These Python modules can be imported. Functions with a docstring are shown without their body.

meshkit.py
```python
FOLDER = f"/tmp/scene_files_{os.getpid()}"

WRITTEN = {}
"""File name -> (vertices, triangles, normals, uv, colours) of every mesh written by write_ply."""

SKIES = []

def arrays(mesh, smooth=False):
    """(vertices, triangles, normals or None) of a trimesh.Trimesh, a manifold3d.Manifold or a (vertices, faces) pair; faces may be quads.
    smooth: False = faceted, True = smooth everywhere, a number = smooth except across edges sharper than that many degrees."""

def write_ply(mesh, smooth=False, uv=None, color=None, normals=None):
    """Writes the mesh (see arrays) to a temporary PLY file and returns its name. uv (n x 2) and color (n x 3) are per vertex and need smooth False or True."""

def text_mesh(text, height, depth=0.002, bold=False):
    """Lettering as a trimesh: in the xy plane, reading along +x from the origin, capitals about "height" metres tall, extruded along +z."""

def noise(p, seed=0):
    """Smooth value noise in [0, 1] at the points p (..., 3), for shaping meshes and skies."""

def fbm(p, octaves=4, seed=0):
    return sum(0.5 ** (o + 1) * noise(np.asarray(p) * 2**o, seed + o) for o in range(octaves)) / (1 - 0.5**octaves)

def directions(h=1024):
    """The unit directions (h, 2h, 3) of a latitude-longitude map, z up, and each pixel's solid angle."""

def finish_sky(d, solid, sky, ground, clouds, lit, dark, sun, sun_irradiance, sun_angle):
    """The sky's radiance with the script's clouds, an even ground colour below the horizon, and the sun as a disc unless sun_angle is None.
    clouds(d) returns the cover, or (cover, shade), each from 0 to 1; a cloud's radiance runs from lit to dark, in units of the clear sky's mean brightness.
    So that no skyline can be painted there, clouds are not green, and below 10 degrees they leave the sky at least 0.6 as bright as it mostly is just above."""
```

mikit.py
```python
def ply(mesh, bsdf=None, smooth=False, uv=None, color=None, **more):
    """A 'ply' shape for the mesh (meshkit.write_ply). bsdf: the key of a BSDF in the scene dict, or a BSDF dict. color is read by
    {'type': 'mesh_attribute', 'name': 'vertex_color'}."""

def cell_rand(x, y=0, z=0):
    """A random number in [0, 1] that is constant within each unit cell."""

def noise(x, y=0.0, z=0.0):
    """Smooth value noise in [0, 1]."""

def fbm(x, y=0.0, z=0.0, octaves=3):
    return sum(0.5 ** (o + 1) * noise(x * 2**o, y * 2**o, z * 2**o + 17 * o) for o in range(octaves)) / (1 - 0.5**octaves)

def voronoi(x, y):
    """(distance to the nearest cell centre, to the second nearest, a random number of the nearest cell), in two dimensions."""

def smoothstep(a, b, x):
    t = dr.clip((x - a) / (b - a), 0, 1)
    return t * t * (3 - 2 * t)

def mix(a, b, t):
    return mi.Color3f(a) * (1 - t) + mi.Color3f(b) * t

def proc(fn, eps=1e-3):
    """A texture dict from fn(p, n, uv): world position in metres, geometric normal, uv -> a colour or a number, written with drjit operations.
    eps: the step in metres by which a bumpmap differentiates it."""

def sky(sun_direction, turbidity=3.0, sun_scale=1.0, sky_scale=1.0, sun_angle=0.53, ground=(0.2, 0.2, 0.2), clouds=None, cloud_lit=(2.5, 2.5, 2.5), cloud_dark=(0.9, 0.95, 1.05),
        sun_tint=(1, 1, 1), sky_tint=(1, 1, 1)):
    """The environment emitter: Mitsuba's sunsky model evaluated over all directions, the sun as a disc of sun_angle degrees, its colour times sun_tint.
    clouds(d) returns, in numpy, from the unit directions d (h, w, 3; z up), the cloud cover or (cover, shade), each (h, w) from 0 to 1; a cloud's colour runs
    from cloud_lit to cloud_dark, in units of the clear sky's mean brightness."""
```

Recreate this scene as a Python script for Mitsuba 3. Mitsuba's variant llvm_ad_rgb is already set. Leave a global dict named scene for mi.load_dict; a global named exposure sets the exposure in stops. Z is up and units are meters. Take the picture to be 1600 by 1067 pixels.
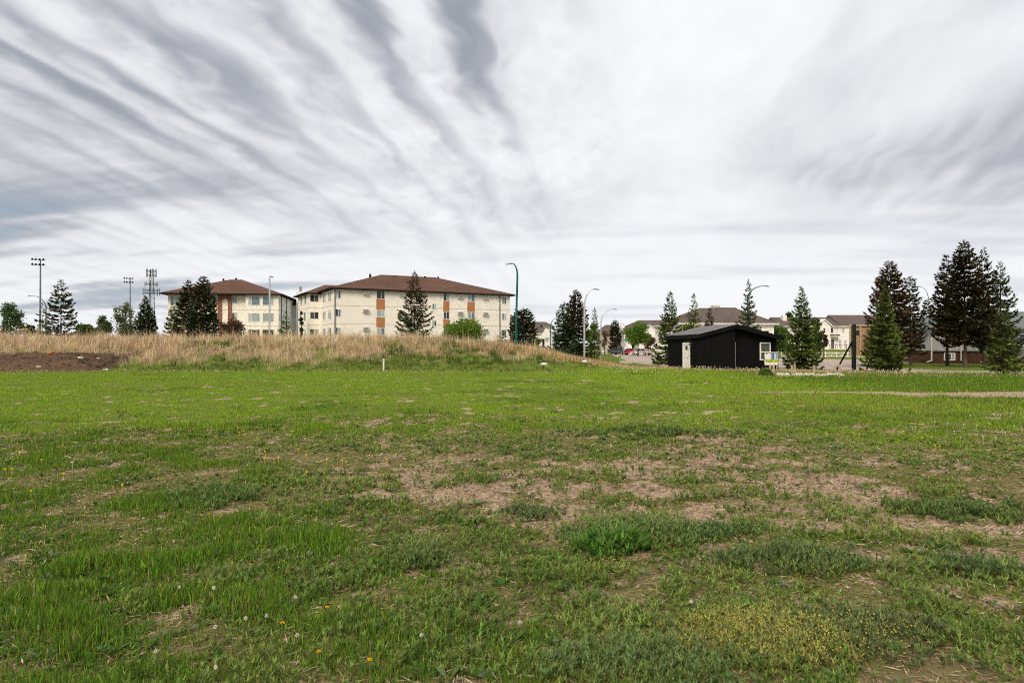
import math, numpy as np, trimesh, drjit as dr, mitsuba as mi, mikit, meshkit
from shapely.geometry import Polygon, Point, box as sbox
from mikit import proc, noise, fbm, smoothstep, mix
T = mi.ScalarTransform4f
scene, labels = {}, {}
F, HY, EYE = 1067.0, 543.0, 1.6        # focal length in photo pixels, horizon row, eye height

# ---------------------------------------------------------------- camera, sky, exposure
scene['camera'] = {'type': 'perspective', 'fov': 2 * math.degrees(math.atan(800 / F)), 'fov_axis': 'x', 'near_clip': 0.05, 'far_clip': 9000.0,
    'to_world': T().look_at(origin=[0, 0, EYE], target=[0, 100, EYE + 100 * (HY - 533.5) / F], up=[0, 0, 1])}
exposure = 2.0

def nsm(a, b, x):
    t = np.clip((np.asarray(x, float) - a) / (b - a), 0, 1)
    return t * t * (3 - 2 * t)

def clouds(d):
    x, y, z = d[..., 0], d[..., 1], d[..., 2]
    k = 1 / (np.maximum(z, 0) + 0.10)
    px, py = x * k, y * k
    a = 0.985 * py + 0.17 * px                     # along the rolls, which run away from the viewer
    c = 0.985 * px - 0.17 * py
    P = lambda *q: np.stack(np.broadcast_arrays(*q), -1)
    el = np.degrees(np.arcsin(np.clip(z, -1, 1)))
    az = np.degrees(np.arctan2(x, y))
    w = meshkit.fbm(P(c * 1.1, a * 1.1, 3.0), 2, 5) - 0.5
    w2 = meshkit.fbm(P(c * 5.0, a * 4.0, 8.0), 3, 15) - 0.5
    cw, aw = c + 0.26 * w + 0.10 * w2, a + 0.4 * w + 0.16 * w2
    rolls = 0.6 * meshkit.noise(P(cw * 7.5 + 3.1, aw * 0.62, 0.5), 12) + 0.4 * meshkit.noise(P(cw * 3.6 + 1.7, aw * 0.42, 5.5), 13)               # broad dark rolls
    sub = meshkit.fbm(P(cw * 12.0, aw * 2.4, 1.5), 3, 23)                       # lesser rolls within them
    fine = meshkit.fbm(P(cw * 13.0, aw * 7.0, 2.5), 4, 29)                      # ragged edges
    broad = meshkit.fbm(P(c * 0.8 + 7.3, a * 0.55 + 2.2, 4.5), 4, 31)
    low = meshkit.fbm(P(c * 0.55, a * 1.9, 6.5), 5, 41)                         # flat bands far away
    left = nsm(13, -4, az)                         # the thicker cloud lies to the left
    zen = nsm(7, 25, el)
    lump = 0.60 * rolls + 0.22 * sub + 0.18 * fine
    phi = 4.2 * c + 2.4 * meshkit.fbm(P(c * 1.5, a * 0.55, 9.5), 3, 51) + 0.30 * w2 + 0.50 * (sub - 0.5) + 0.35 * (fine - 0.5)
    tt = phi - np.floor(phi)
    band = tt ** 1.5 * nsm(1.0, 0.66, tt) * (-0.30 + 2.3 * meshkit.fbm(P(c * 2.2, a * 0.8, 11.5), 2, 53))   # one crisp and one soft edge
    bank = nsm(0.30, 0.86, 0.66 * lump + 0.56 * band + 0.04)
    veil = 0.22 * (fine - 0.5) * nsm(6, 12, el)
    s = 0.06 + left * (0.10 + 0.90 * zen) * (0.14 + 0.86 * bank) + veil * (0.6 + left)
    s = s + 0.42 * nsm(0.42, 0.70, broad) * nsm(5, 14, el) * (0.3 + 0.9 * sub)
    s = s + 0.46 * nsm(19, 27, el) * (1 - left) * (0.15 + bank) * nsm(0.40, 0.62, broad)
    s = s + 0.20 * nsm(-20, -36, az) * nsm(3, 9, el) * nsm(24, 16, el) * (0.7 + 0.6 * bank)
    wedge = nsm(17, 40, az) * np.exp(-((el - 13.0) / (1.0 + 0.16 * np.maximum(az - 18, 0))) ** 2)
    s = s + 0.62 * wedge * (0.45 + 0.6 * nsm(0.3, 0.7, 0.6 * sub + 0.4 * rolls))
    s = s + 0.20 * nsm(0.44, 0.70, low) * nsm(22, 8, el)
    s = s + 0.50 * nsm(0.42, 0.62, low) * nsm(-4, -28, az) * nsm(16, 9, el) * nsm(0.5, 3, el)
    gaps = nsm(0.50, 0.66, low) * nsm(14, 9, el) * (0.08 + 0.30 * nsm(-4, -28, az) * nsm(13, 9, el))
    return 1 - 0.7 * gaps, 0.92 * np.tanh(np.clip(s - 0.03, 0, 1.5) / 0.92)

SUN = (-0.30, -0.78, 0.62)
scene['sky'] = mikit.sky(SUN, turbidity=3, sun_scale=0.50, sun_angle=24, sky_scale=1.0, clouds=clouds,
    cloud_lit=(2.98, 3.01, 3.08), cloud_dark=(0.39, 0.47, 0.68), sun_tint=(0.97, 0.98, 1.0), ground=(0.12, 0.13, 0.07))

# ---------------------------------------------------------------- materials
def solid(name, fn, rough=0.85, spec=0.3, **kw):
    if rough >= 0.85: scene[name] = {'type': 'twosided', 'bsdf': {'type': 'diffuse', 'reflectance': proc(fn) if callable(fn) else fn}}
    else: scene[name] = {'type': 'twosided', 'bsdf': {'type': 'principled', 'base_color': proc(fn) if callable(fn) else fn, 'roughness': rough, 'specular': spec, **kw}}
VC = {'type': 'mesh_attribute', 'name': 'vertex_color'}
solid('vc_matte', VC, 0.85, 0.2)
solid('vc_satin', VC, 0.35, 0.5)
solid('vc_glass', VC, 0.06, 0.7)
solid('vc_metal', VC, 0.38, 0.5, metallic=0.55)
scene['vc_leaf'] = {'type': 'principledthin', 'base_color': VC, 'roughness': 0.65, 'spec_trans': 0.0, 'diff_trans': 0.55, 'eta': 1.3}
solid('vc_needle', VC, 0.9, 0.25)

def matte(name, fn): scene[name] = {'type': 'twosided', 'bsdf': {'type': 'diffuse', 'reflectance': proc(fn)}}
def stucco_fn(base):
    def fn(p, n, uv):
        g = noise(p.x * 0.13 + p.y * 0.13, p.z * 0.16, 1.5)
        return mix(base, [base[0] * 0.90, base[1] * 0.89, base[2] * 0.87], 0.5 * g)
    return fn
matte('stucco_cream', stucco_fn([0.93, 0.91, 0.87]))
matte('stucco_white', stucco_fn([0.86, 0.865, 0.87]))
matte('stucco_grey', stucco_fn([0.42, 0.43, 0.45]))
def shingle_fn(a, b):
    def fn(p, n, uv):
        row = dr.floor(p.z / 0.055)
        r = mikit.cell_rand(dr.floor(p.x / 0.34 + 0.5 * row), dr.floor(p.y / 0.34), row)
        g = fbm(p.x * 0.6, p.y * 0.6, 2.0, 3)
        return mix(a, b, 0.55 * r + 0.45 * g)
    return fn
solid('roof_brown', shingle_fn([0.095, 0.056, 0.045], [0.190, 0.119, 0.096]), 0.9, 0.15)
solid('roof_taupe', shingle_fn([0.095, 0.080, 0.073], [0.180, 0.153, 0.140]), 0.9, 0.15)
solid('roof_grey', shingle_fn([0.13, 0.15, 0.15], [0.24, 0.27, 0.27]), 0.9, 0.15)
def brick_fn(p, n, uv):
    h = p.x + p.y * 0.35
    row = dr.floor(p.z / 0.085)
    hx = h / 0.24 + 0.5 * (row - 2 * dr.floor(row / 2))
    r = mikit.cell_rand(dr.floor(hx), row, 3)
    m = dr.maximum(smoothstep(0.86, 0.93, p.z / 0.085 - row), smoothstep(0.92, 0.97, hx - dr.floor(hx)))
    return mix(mix([0.17, 0.045, 0.022], [0.36, 0.13, 0.065], r), [0.42, 0.36, 0.30], m)
solid('brick', brick_fn, 0.9, 0.1)
def brick_brown_fn(p, n, uv):
    return mi.Color3f(brick_fn(p, n, uv)) * mi.Color3f(0.33, 0.42, 0.46)
solid('brick_brown', brick_brown_fn, 0.9, 0.1)
def orange_fn(p, n, uv):
    return mix([0.40, 0.175, 0.080], [0.47, 0.22, 0.110], fbm(p.x * 1.3, p.y * 1.3, p.z * 1.1, 3))
solid('orange_panel', orange_fn, 0.8, 0.2)
def black_fn(p, n, uv):
    return mix([0.0028, 0.0030, 0.0040], [0.0065, 0.0072, 0.0090], fbm(p.x * 2.0 + p.y * 2.0, p.z * 0.5, 1.0, 3))
solid('black_siding', black_fn, 0.6, 0.12)
solid('black_roof', lambda p, n, uv: mix([0.165, 0.170, 0.182], [0.235, 0.24, 0.255], fbm(p.x * 0.8, p.y * 0.8, 0.5, 4)), 0.42, 0.5)
def ply_fn(p, n, uv):
    g = fbm(p.x * 1.4, p.y * 6.0, p.z * 0.8, 4)
    k = fbm(p.x * 9.0, p.y * 9.0, p.z * 1.2, 3)
    return mix([0.30, 0.18, 0.105], [0.50, 0.34, 0.215], 0.6 * g + 0.4 * k)
solid('plywood', ply_fn, 0.8, 0.15)
def timber_fn(p, n, uv):
    return mix([0.34, 0.27, 0.19], [0.60, 0.50, 0.38], fbm(p.x * 11, p.y * 11, p.z * 1.6, 3))
solid('timber', timber_fn, 0.85, 0.1)
def bark_fn(p, n, uv):
    return mix([0.045, 0.032, 0.024], [0.15, 0.12, 0.095], fbm(p.x * 8, p.y * 8, p.z * 2.2, 3))
solid('bark', bark_fn, 0.95, 0.05)
def road_fn(p, n, uv):
    g = fbm(p.x * 0.18, p.y * 0.18, 1.0, 4)
    f = fbm(p.x * 2.5, p.y * 2.5, 3.0, 3)
    d1, d2, r = mikit.voronoi(p.x * 0.16 + 0.25 * g, p.y * 0.16)
    crack = smoothstep(0.035, 0.0, d2 - d1) * 0.45
    return mix([0.38, 0.32, 0.28], [0.53, 0.46, 0.41], 0.6 * g + 0.4 * f) * (1 - crack)
solid('road_surface', road_fn, 0.92, 0.1)
solid('walk_surface', lambda p, n, uv: mix([0.42, 0.37, 0.33], [0.58, 0.53, 0.48], fbm(p.x * 0.7, p.y * 0.7, 2.0, 4)), 0.92, 0.1)
def gravel_fn(p, n, uv):
    f = fbm(p.x * 14, p.y * 14, 1.0, 3)
    g = fbm(p.x * 0.9, p.y * 1.6, 2.0, 4)
    st = smoothstep(0.72, 0.82, noise(p.x * 31, p.y * 31, 0.5))
    return mix(mix([0.30, 0.225, 0.155], [0.47, 0.375, 0.275], 0.5 * f + 0.5 * g), [0.60, 0.54, 0.46], 0.6 * st)
solid('gravel_surface', gravel_fn, 0.95, 0.05)
def ground_fn(p, n, uv):
    """uv.x: bare soil, uv.y: dry stubble"""
    f = fbm(p.x * 17, p.y * 17, 1.0, 3)
    g = fbm(p.x * 1.9, p.y * 1.9, 5.0, 4)
    q = fbm(p.x * 0.33, p.y * 0.33, 9.0, 3)
    straw = smoothstep(0.60, 0.78, fbm(p.x * 60 + 9 * g, p.y * 34, 2.0, 2))
    peb = smoothstep(0.80, 0.88, noise(p.x * 45, p.y * 45, 1.5))
    soil = mix(mix([0.270, 0.190, 0.134], [0.540, 0.410, 0.300], 0.45 * f + 0.55 * g), [0.62, 0.52, 0.41], 0.55 * straw + 0.35 * peb)
    thatch = mix([0.105, 0.094, 0.042], [0.245, 0.205, 0.105], 0.45 * g + 0.55 * f)
    green = mix([0.095, 0.140, 0.026], [0.165, 0.230, 0.040], 0.5 * g + 0.5 * f)
    turf = mix(thatch, green, dr.clip(smoothstep(7, 17, p.y) * 0.78 + 0.30 * smoothstep(0.4, 0.65, q), 0, 0.9))
    dry = mix([0.22, 0.165, 0.095], [0.42, 0.32, 0.20], 0.5 * f + 0.5 * g)
    return mix(mix(turf, soil, smoothstep(0.15, 0.75, uv.x + 0.5 * (g - 0.5))), dry, uv.y)
solid('ground_cover', ground_fn, 0.95, 0.05)
def dirt_fn(p, n, uv):
    f = fbm(p.x * 6, p.y * 6, p.z * 6, 4)
    g = fbm(p.x * 0.8, p.y * 0.8, p.z * 1.4, 3)
    peb = smoothstep(0.78, 0.86, noise(p.x * 13, p.y * 13, p.z * 13))
    return mix(mix([0.055, 0.034, 0.024], [0.200, 0.135, 0.096], 0.6 * f + 0.5 * (g - 0.3)), [0.34, 0.27, 0.20], 0.5 * peb)
solid('dirt', dirt_fn, 0.95, 0.05)

# ---------------------------------------------------------------- helpers
class MB:
    """Collects simple solids in a local frame (4x4) as one mesh."""
    def __init__(self, M=None): self.v, self.f, self.n, self.M = [], [], 0, M
    def add(self, v, f):
        v, f = np.asarray(v, float), np.asarray(f, int)
        if f.shape[1] == 4: f = np.vstack([f[:, [0, 1, 2]], f[:, [0, 2, 3]]])
        self.v.append(v); self.f.append(f + self.n); self.n += len(v)
        return self
    def tm(self, m): return self.add(m.vertices, m.faces)
    def box(self, x0, x1, y0, y1, z0, z1):
        v = np.array([[x, y, z] for x in (x0, x1) for y in (y0, y1) for z in (z0, z1)])
        return self.add(v, [[0, 1, 3, 2], [4, 6, 7, 5], [0, 4, 5, 1], [2, 3, 7, 6], [0, 2, 6, 4], [1, 5, 7, 3]])
    def bar(self, p, q, w, h=None):
        """a rectangular bar from p to q"""
        p, q = np.asarray(p, float), np.asarray(q, float); h = h or w
        d = (q - p) / np.linalg.norm(q - p)
        a = np.cross(d, [0, 0, 1]) if abs(d[2]) < 0.95 else np.cross(d, [0, 1, 0]); a /= np.linalg.norm(a); b = np.cross(a, d)
        v = [e + sa * a * w / 2 + sb * b * h / 2 for e in (p, q) for sa, sb in ((-1, -1), (1, -1), (1, 1), (-1, 1))]
        return self.add(v, [[0, 1, 2, 3], [7, 6, 5, 4], [0, 4, 5, 1], [1, 5, 6, 2], [2, 6, 7, 3], [3, 7, 4, 0]])
    def tube(self, pts, rad, n=8):
        pts = np.asarray(pts, float); rad = np.broadcast_to(rad, len(pts))
        d = np.gradient(pts, axis=0); d /= np.linalg.norm(d, axis=1, keepdims=True)
        ref = np.array([0, 1.0, 0]) if abs(d[0][1]) < 0.9 else np.array([1.0, 0, 0])
        a = np.cross(d, ref); a /= np.linalg.norm(a, axis=1, keepdims=True); b = np.cross(d, a)
        t = np.arange(n) * 2 * np.pi / n
        v = pts[:, None] + rad[:, None, None] * (np.cos(t)[None, :, None] * a[:, None] + np.sin(t)[None, :, None] * b[:, None])
        v = np.vstack([v.reshape(-1, 3), pts[:1], pts[-1:]]); k = len(pts); f = []
        for i in range(k - 1):
            for j in range(n):
                A, B = i * n + j, i * n + (j + 1) % n
                f += [[A, B, B + n], [A, B + n, A + n]]
        for j in range(n):
            f += [[k * n, (j + 1) % n, j], [k * n + 1, (k - 1) * n + j, (k - 1) * n + (j + 1) % n]]
        return self.add(v, f)
    def extrude(self, poly, y0, y1):
        """a polygon of (x, z) extruded from y0 to y1"""
        m = trimesh.creation.extrude_polygon(poly if isinstance(poly, Polygon) else Polygon(poly), y1 - y0, engine='earcut')
        v = m.vertices[:, [0, 2, 1]].copy(); v[:, 1] = y1 - v[:, 1]
        return self.add(v, m.faces)
    def mesh(self):
        v, f = np.vstack(self.v), np.vstack(self.f)
        if self.M is not None: v = v @ self.M[:3, :3].T + self.M[:3, 3]
        return v, f

def numbered(k):
    if k not in used: used.add(k); return k
    i = 1
    while f'{k}_{i:03d}' in used: i += 1
    used.add(f'{k}_{i:03d}'); return f'{k}_{i:03d}'
used = set()
def tag(k, label=None, cat=None, group=None, kind=None):
    d = {a: b for a, b in (('label', label), ('category', cat), ('group', group), ('kind', kind)) if b}
    if d: labels[k] = {**labels.get(k, {}), **d}
    return k
def thing(name, label, cat, group=None): return tag(numbered(name), label, cat, group)
def obj(name, mesh, bsdf, parent=None, color=None, smooth=False, uv=None, **kw):
    key = numbered((parent + '__' if parent else '') + name)
    if isinstance(mesh, MB): mesh = mesh.mesh()
    if hasattr(mesh, 'vertices'): mesh = (np.array(mesh.vertices), np.array(mesh.faces))
    if color is not None:
        color = np.asarray(color, float)
        if color.ndim == 1: color = np.tile(color, (len(mesh[0]), 1))
    scene[key] = mikit.ply(mesh, bsdf, smooth=smooth, color=color, uv=uv)
    tag(key, **kw) if kw else None
    return key
def frame(x, y, z, yaw):
    """local x along yaw (radians), local y to its left, z up"""
    c, s = math.cos(yaw), math.sin(yaw)
    return np.array([[c, -s, 0, x], [s, c, 0, y], [0, 0, 1, z], [0, 0, 0, 1.0]])
def X(px, Y): return (px - 800) / F * Y
def Z(py, Y): return EYE + (HY - py) * Y / F
WHITE, OFFW, DARK, BLACK = (0.78, 0.78, 0.76), (0.66, 0.65, 0.62), (0.035, 0.03, 0.028), (0.008, 0.008, 0.009)

# ---------------------------------------------------------------- the lie of the land
def fb(x, y, s, seed, o=3):
    x, y = np.broadcast_arrays(np.asarray(x, float), np.asarray(y, float))
    return meshkit.fbm(np.stack([x * s, y * s, x * 0 + 0.5], -1), o, seed)
def G(x, y, micro=True):
    x, y = np.asarray(x, float), np.asarray(y, float)
    wob = 3.0 * (fb(x, y, 0.16, 3, 2) - 0.5)
    H = np.interp(x, [-400, -14, -8, -2.6, 2.6, 6.0, 8.5, 11], [1.95, 1.95, 2.0, 1.55, 0.92, 0.36, 0.02, -0.08])
    H = H + 0.35 * (fb(x, y, 0.12, 5, 2) - 0.5) * nsm(14, 4, x)
    H2 = np.interp(x, [-900, 0.5, 5, 9], [2.42, 2.42, 0.3, -0.1])
    m = nsm(46.8 + 0.0, 56.5, y + wob) 
    b = nsm(60, 92, y)
    z = m * ((1 - b) * H + b * H2)
    r = nsm(6, 24, x)
    z = z - 0.33 * nsm(28, 58, y) * r + 0.33 * nsm(100, 170, y) * r + 1.25 * nsm(140, 152, y) * nsm(34, 50, x)
    if micro:
        fade = nsm(48, 20, np.hypot(x, y))
        z = z + fade * (0.13 * (fb(x, y, 0.45, 7, 2) - 0.5) + 0.05 * (fb(x, y, 1.9, 9, 2) - 0.5)) + nsm(60, 40, y) * 0.05 * (fb(x, y, 0.2, 21, 2) - 0.5)
    return z
PATH = [(8.2, 24.6), (10.5, 24.3), (13, 24.1), (16, 24.3), (20, 24.6), (26, 25.0), (34, 25.2), (34, 22.0), (26, 21.6), (20, 21.6), (16.5, 21.9), (13, 22.5), (10.5, 23.5)]
PATHP = Polygon(PATH)
BARE = [(2.4, 6.6, 4.2, 2.8, .24), (1.2, 7.4, 2.2, 1.3, .36), (2.8, 8.4, 1.6, 1.0, .34), (2.1, 4.9, 1.3, .5, .36), (-1.0, 8.2, 1.1, 1.0, .26), (0.2, 9.8, 2.2, 1.2, .26), (4.4, 6.3, 1.4, .8, .26), (-.15, 5.0, .45, .45, .22),
        (3.2, 11.2, 1.8, 1.3, .22), (5.6, 12.5, 1.2, 1.0, .18), (-9.2, 11.6, 1.6, .35, .45), (3.6, 16.6, 1.8, .5, .35), (1.9, 15.8, 1.2, .4, .32), (-2.8, 14.5, 1.6, .6, .25), (4.2, 19.5, 1.6, .5, .25), (-.5, 18, 2, .5, .12), (5.4, 5.4, 1.2, .4, .22), (0.6, 6.4, .9, .5, .16)]
def bare(x, y):
    n = 0.20 * fb(x, y, 0.8, 31, 2) + 0.45 * fb(x, y * 1.15, 2.0, 33, 2) + 0.35 * fb(x, y, 5.0, 35, 2)
    w = 0
    for cx, cy, rx, ry, a in BARE: w = w + a * np.exp(-((x - cx) / rx) ** 2 - ((y - cy) / ry) ** 2)
    return nsm(0.56, 0.645, n + np.minimum(w, 0.45) * 0.235)
def on_path(x, y):
    """1 on the gravel path"""
    e = 0.9 * (fb(x, y, 0.7, 61, 3) - 0.5) + 0.5 * (fb(x, y, 3.0, 63, 2) - 0.5)
    lo = np.interp(x, [8.2, 10.5, 13, 16.5, 20, 40], [24.3, 23.5, 22.4, 21.3, 20.6, 20.6]); hi = np.interp(x, [8.2, 10.5, 13, 16, 40], [24.5, 24.4, 24.3, 24.5, 25.2])
    return ((y + e > lo) & (y + e * 0.8 < hi) & (x > 8.2)).astype(float)

rr = np.concatenate([[0.0], 0.5 * (3.0 / 0.5) ** (np.arange(24) / 24.0), 3.0 * 1.0165 ** np.arange(int(math.log(60 / 3.0) / math.log(1.0165)))])
rr = np.concatenate([rr, np.geomspace(rr[-1] * 1.02, 4000, 150)])
aa = np.concatenate([np.linspace(-46, 46, 300), np.linspace(46, 314, 70)[1:-1]]) * np.pi / 180
R_, A_ = np.meshgrid(rr, aa, indexing='ij')
gx, gy = R_ * np.sin(A_), R_ * np.cos(A_)
gz = G(gx, gy)
nr, na = R_.shape
i, j = np.meshgrid(np.arange(nr - 1), np.arange(na), indexing='ij')
j2 = (j + 1) % na
q = np.stack([i * na + j, i * na + j2, (i + 1) * na + j2, (i + 1) * na + j], -1).reshape(-1, 4)
gf = np.vstack([q[:, [0, 2, 1]], q[:, [0, 3, 2]]])
near = nsm(46, 30, R_)
u_ = np.maximum(bare(gx, gy) * (0.25 + 0.75 * near), on_path(gx, gy))
v_ = nsm(0.35, 1.1, gz) * nsm(0.42, 0.62, fb(gx, gy, 0.35, 51, 3) + 0.12) * nsm(44, 50, gy) * nsm(120, 70, gy) * nsm(14, 8, gx)
obj('ground', (np.stack([gx, gy, gz], -1).reshape(-1, 3), gf), 'ground_cover', smooth=True, uv=np.stack([u_, v_], -1).reshape(-1, 2), kind='structure')

def sheet(name, poly, dz, bsdf, res=2.5, **kw):
    """a thin sheet that lies on the ground"""
    v, f = trimesh.creation.triangulate_polygon(poly, engine='earcut')
    v = np.column_stack([v, np.zeros(len(v))])
    v, f = trimesh.remesh.subdivide_to_size(v, f, res, max_iter=20)
    m = trimesh.Trimesh(v, f); v, f = np.array(m.vertices), np.array(m.faces)
    v[:, 2] = G(v[:, 0], v[:, 1]) + dz
    n = np.cross(v[f[:, 1]] - v[f[:, 0]], v[f[:, 2]] - v[f[:, 0]])[:, 2]
    f[n < 0] = f[n < 0][:, ::-1]
    return obj(name, (v, f), bsdf, kind='structure', **kw)
def kerb(line, parent):
    """kerbstones beside the road, 0.13 m high"""
    line = np.array(line, float); m = MB()
    for p, q in zip(line[:-1], line[1:]):
        n = max(1, int(np.linalg.norm(q - p) / 3)); t = np.linspace(0, 1, n + 1)
        P = p[None] * (1 - t[:, None]) + q[None] * t[:, None]
        z = G(P[:, 0], P[:, 1])
        for k in range(n): m.bar([*P[k], z[k] + 0.05], [*P[k + 1], z[k + 1] + 0.05], 0.18, 0.22)
    obj('kerb', m, 'walk_surface', parent)
ISLAND = [(34, 70), (34.6, 62), (35.0, 52), (37.5, 44), (45, 36), (150, 36), (150, 103), (62, 100), (51, 89), (40, 77)]
NEAR = [(60, 24), (36, 38), (31.9, 42.5), (30.6, 46.5), (29.2, 52), (27.4, 60), (23.6, 66.0), (15.0, 67.0), (13.9, 74), (14.2, 82), (18.6, 117), (29, 213)]
FAR = [(46, 213), (40, 165), (40.5, 135), (46, 113), (56, 105), (150, 108)]
road = Polygon(NEAR + FAR + [(150, 24)]).difference(Polygon(ISLAND)).buffer(0)
rk = sheet('road', road, 0.03, 'road_surface', 4.0)
kerb(NEAR, rk); kerb(FAR, rk); kerb(ISLAND + ISLAND[:1], rk)
sheet('sidewalk', Polygon([(41.6, 135), (47, 114.2), (56.5, 106.6), (150, 109.4), (150, 113), (56.8, 110.2), (48.6, 117), (43.6, 135.5)]), 0.06, 'walk_surface', 4.0)

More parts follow.
